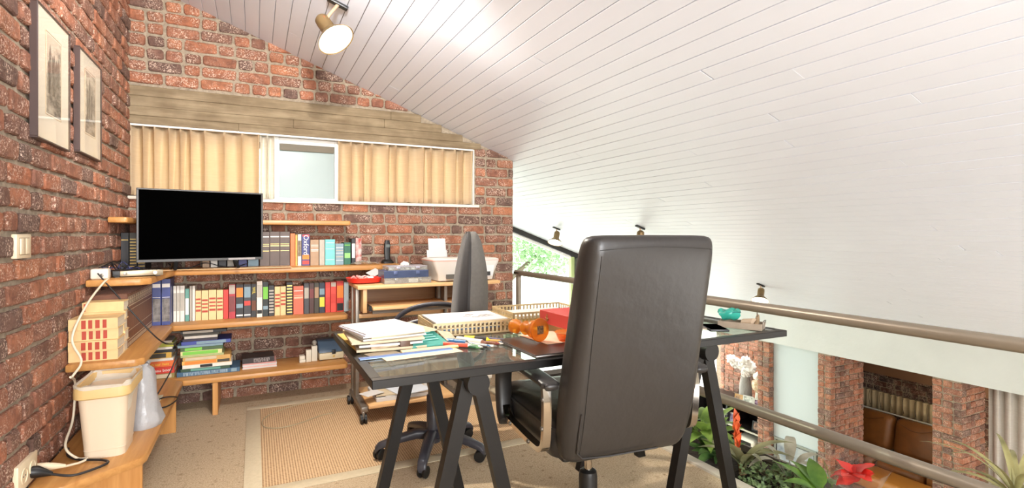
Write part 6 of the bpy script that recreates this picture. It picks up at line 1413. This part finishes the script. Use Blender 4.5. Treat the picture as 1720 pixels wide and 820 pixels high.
# photo shelf in the left niche
t = thing('sideboard', 'black open sideboard with pale shelf edges in the photo niche', 'sideboard', (7.10, 5.6, ZL)); KW = M('black_lacquer', (34, 30, 28), .3); EDG = M('pale_shelf_edge', (196, 190, 172), .5)
for z_, nm in ((.77, 'top'), (.44, 'shelf'), (.08, 'bottom')): box(nm, (0, .0, z_), (.55, 1.35, z_ + .03), KW, t); box('edge', (-.006, .0, z_ + .002), (.0, 1.35, z_ + .03), EDG, t)
for y in (.0, .66, 1.32): box('divider', (.01, y, 0), (.55, y + .03, .77), KW, t)
box('back', (.54, 0, .08), (.55, 1.35, .77), KW, t)
def photo(label, x, y, z, w, h, rz, fm, pm):
    t = thing('photo_frame', label, 'photo frame', (x, y, z), rz); T = Matrix.Rotation(R(-12), 4, 'X'); bm = BM(); f = .018
    for lo, hi in (((-w, -.012, 0), (w, 0, f)), ((-w, -.012, h - f), (w, 0, h)), ((-w, -.012, f), (-w + f, 0, h - f)), ((w - f, -.012, f), (w, 0, h - f))): bx(bm, lo, hi, 0, 1, T)
    obj('frame', bm, fm, t); bm = BM(); bx(bm, (-w + f, -.006, f), (w - f, -.002, h - f), 0, 1, T); obj('photo', bm, pm, t); bm = BM(); bx(bm, (-.02, .0, .0), (.02, .06, .004)); obj('strut', bm, BLACKP, t)
phm = lambda n_, a, b_: M(n_, a, .4, var=.6, vs=22, rgb2=b_)
SILV2 = M('silver_frame', (206, 202, 194), .3, .4)
photo('gold framed photograph on the sideboard', 7.18, 6.10, ZL + .80, .07, .17, -78, M('gold_frame', (186, 142, 84), .4), phm('photo_warm', (206, 160, 110), (110, 80, 60)))
photo('white framed photograph in the middle of the sideboard', 7.16, 5.90, ZL + .80, .085, .20, -74, SILV2, phm('photo_pale', (226, 224, 214), (120, 130, 120)))
photo('silver framed photograph at the right end of the sideboard', 7.16, 5.70, ZL + .80, .08, .20, -70, SILV2, phm('photo_violet', (180, 150, 180), (90, 60, 80)))
photo('small framed portrait on the lower shelf of the sideboard', 7.17, 6.22, ZL + .47, .07, .16, -78, SILV2, phm('photo_blue', (190, 190, 216), (110, 90, 130)))
photo('leftmost framed portrait on the lower shelf', 7.17, 6.45, ZL + .47, .07, .17, -74, SILV2, phm('photo_rose', (206, 170, 160), (120, 80, 70)))
photo('dark framed portrait at the right of the lower shelf', 7.20, 5.78, ZL + .47, .06, .15, -80, BLACKP, phm('photo_skin', (200, 150, 120), (60, 40, 34)))
# plume arrangement
t = thing('plume_arrangement', 'tall grey vase of fluffy white dried plumes on the sideboard', 'dried flowers', (7.38, 6.12, ZL + .80))
bm = BM(); lathe(bm, [(.09, 0), (.105, .05), (.095, .3), (.075, .42), (.085, .45), (.07, .44), (.05, .40)], 20); obj('vase', bm, M('ribbed_grey_vase', (170, 164, 158), .6, var=.3, vs=30, stretch=(6, 6, .3)), t, 60)
rnd = random.Random(9)
PLUME = M('white_plume', (232, 226, 220), .95)
for k in range(13):
    c = Vector((rnd.uniform(-.10, .10), rnd.uniform(-.20, .22), .56 + rnd.uniform(-.04, .16))); bm = BM(); bmesh.ops.create_icosphere(bm, subdivisions=3, radius=rnd.uniform(.06, .085))
    for v in bm.verts: v.co *= rnd.uniform(.7, 1.3); v.co = v.co + c
    p = obj('plume', bm, PLUME, t, 60); bm = BM(); tube(bm, [(0, 0, .42), c * .5 + Vector((0, 0, .25)), c], .004, 5); obj('stalk', bm, M('straw_stalk', (176, 160, 120), .8), p)
t = thing('dried_bouquet', 'small straw bouquet tied with white ribbon beside the plumes', 'dried flowers', (7.30, 5.80, ZL + .80))
bm = BM(); lathe(bm, [(.05, 0), (.065, .1), (.05, .26), (.045, .30)], 14); obj('ribboned_stem', bm, M('white_ribbon', (214, 210, 198), .8), t, 60)
bm = BM(); bmesh.ops.create_icosphere(bm, subdivisions=2, radius=.11)
for v in bm.verts: v.co *= rnd.uniform(.8, 1.15); v.co.z += .38
obj('straw_head', bm, M('straw_flower', (196, 160, 120), .9, var=.4, vs=30, rgb2=(232, 214, 190)), t, 60)
bm = BM(); bmesh.ops.create_icosphere(bm, subdivisions=2, radius=.07)
for v in bm.verts: v.co *= rnd.uniform(.8, 1.2); v.co += Vector((0, .02, .52))
obj('white_blossom', bm, PLUME, t, 60)
t = thing('star_ornament', 'small cream star ornament lying on the sideboard', 'ornament', (7.2, 6.62, ZL + .80)); bm = BM(); poly = []
for k in range(10):
    r_ = .07 if k % 2 == 0 else .03; poly.append((r_ * math.cos(R(36 * k)), r_ * math.sin(R(36 * k))))
prism(bm, poly, 0, .03, .003); obj('star', bm, M('cream_star', (206, 170, 120), .7), t); bm = BM(); lathe(bm, [(.02, .03), (.012, .038), (.002, .04)], 10); obj('boss', bm, GOLD, t, 60)
t = thing('white_stereo', 'white rounded device on the bottom shelf of the sideboard', 'device', (7.25, 5.95, ZL + .11)); bm = BM(); bx(bm, (-.10, -.20, 0), (.18, .20, .20), .05, 4); obj('casing', bm, M('white_plastic', ()), t, 60); box('front', (-.104, -.12, .05), (-.098, .12, .15), BLACKP, t)

# ------------------------------------------------------------------ outdoors
t = thing('garden_tree', 'pale green tree outside the gable window', 'tree', (5.2, 11.0, ZL))
vs, fs = [], []; rnd = random.Random(15)
for k in range(9000):
    a = rnd.uniform(0, 6.28); b_ = math.acos(rnd.uniform(-1, 1)); r_ = rnd.random() ** .4; cl_ = ((0, 0, 4.2, 1.5), (-1.1, .4, 4.6, 1.2), (1.2, .3, 3.2, .9), (-.6, -.2, 5.4, 1.0))[k % 4]
    p = Vector((cl_[0] + cl_[3] * r_ * math.sin(b_) * math.cos(a), cl_[1] + cl_[3] * r_ * math.sin(b_) * math.sin(a), cl_[2] + cl_[3] * .8 * r_ * math.cos(b_)))
    Mx = Matrix.Translation(p) @ Euler((rnd.uniform(-1, 1), rnd.uniform(-1, 1), rnd.uniform(0, 6.28))).to_matrix().to_4x4(); s = rnd.uniform(.05, .11); b0 = len(vs)
    for q in ((0, 0, 0), (.6, .45, 0), (1.3, 0, -.1), (.6, -.45, 0)): vs.append(Mx @ (Vector(q) * s))
    fs.append((b0, b0 + 1, b0 + 2, b0 + 3))
me = bpy.data.meshes.new('crown'); me.from_pydata(vs, [], fs); o = to_obj('crown', me, leaf_mat('pale_tree_leaf', (120, 160, 110), (186, 214, 170)), t); o['kind'] = 'stuff'
bm = BM(); tube(bm, [(0, 0, 0), (.05, 0, 1.5), (0, .1, 3.2), (-.2, .1, 4.6)], [.16, .13, .10, .04], 10)
for q in ((-1.1, .4, 4.6), (1.2, .3, 3.2), (-.6, -.2, 5.4)): tube(bm, [(0, .05, 2.4), Vector(q) * .6 + Vector((0, 0, 1.0)), q], [.07, .05, .02], 7)
obj('trunk', bm, M('tree_bark', (116, 100, 84), .9, var=.3, vs=12), t, 60)
struct(box('ground_outside', (-12, YB + .3, ZL - .3), (24, 40, ZL - .1), M('pale_bounce_ground', (226, 222, 214), .95)), 'ground outside the house, made pale to bounce light indoors')  # ground made pale to throw light up through the gable window
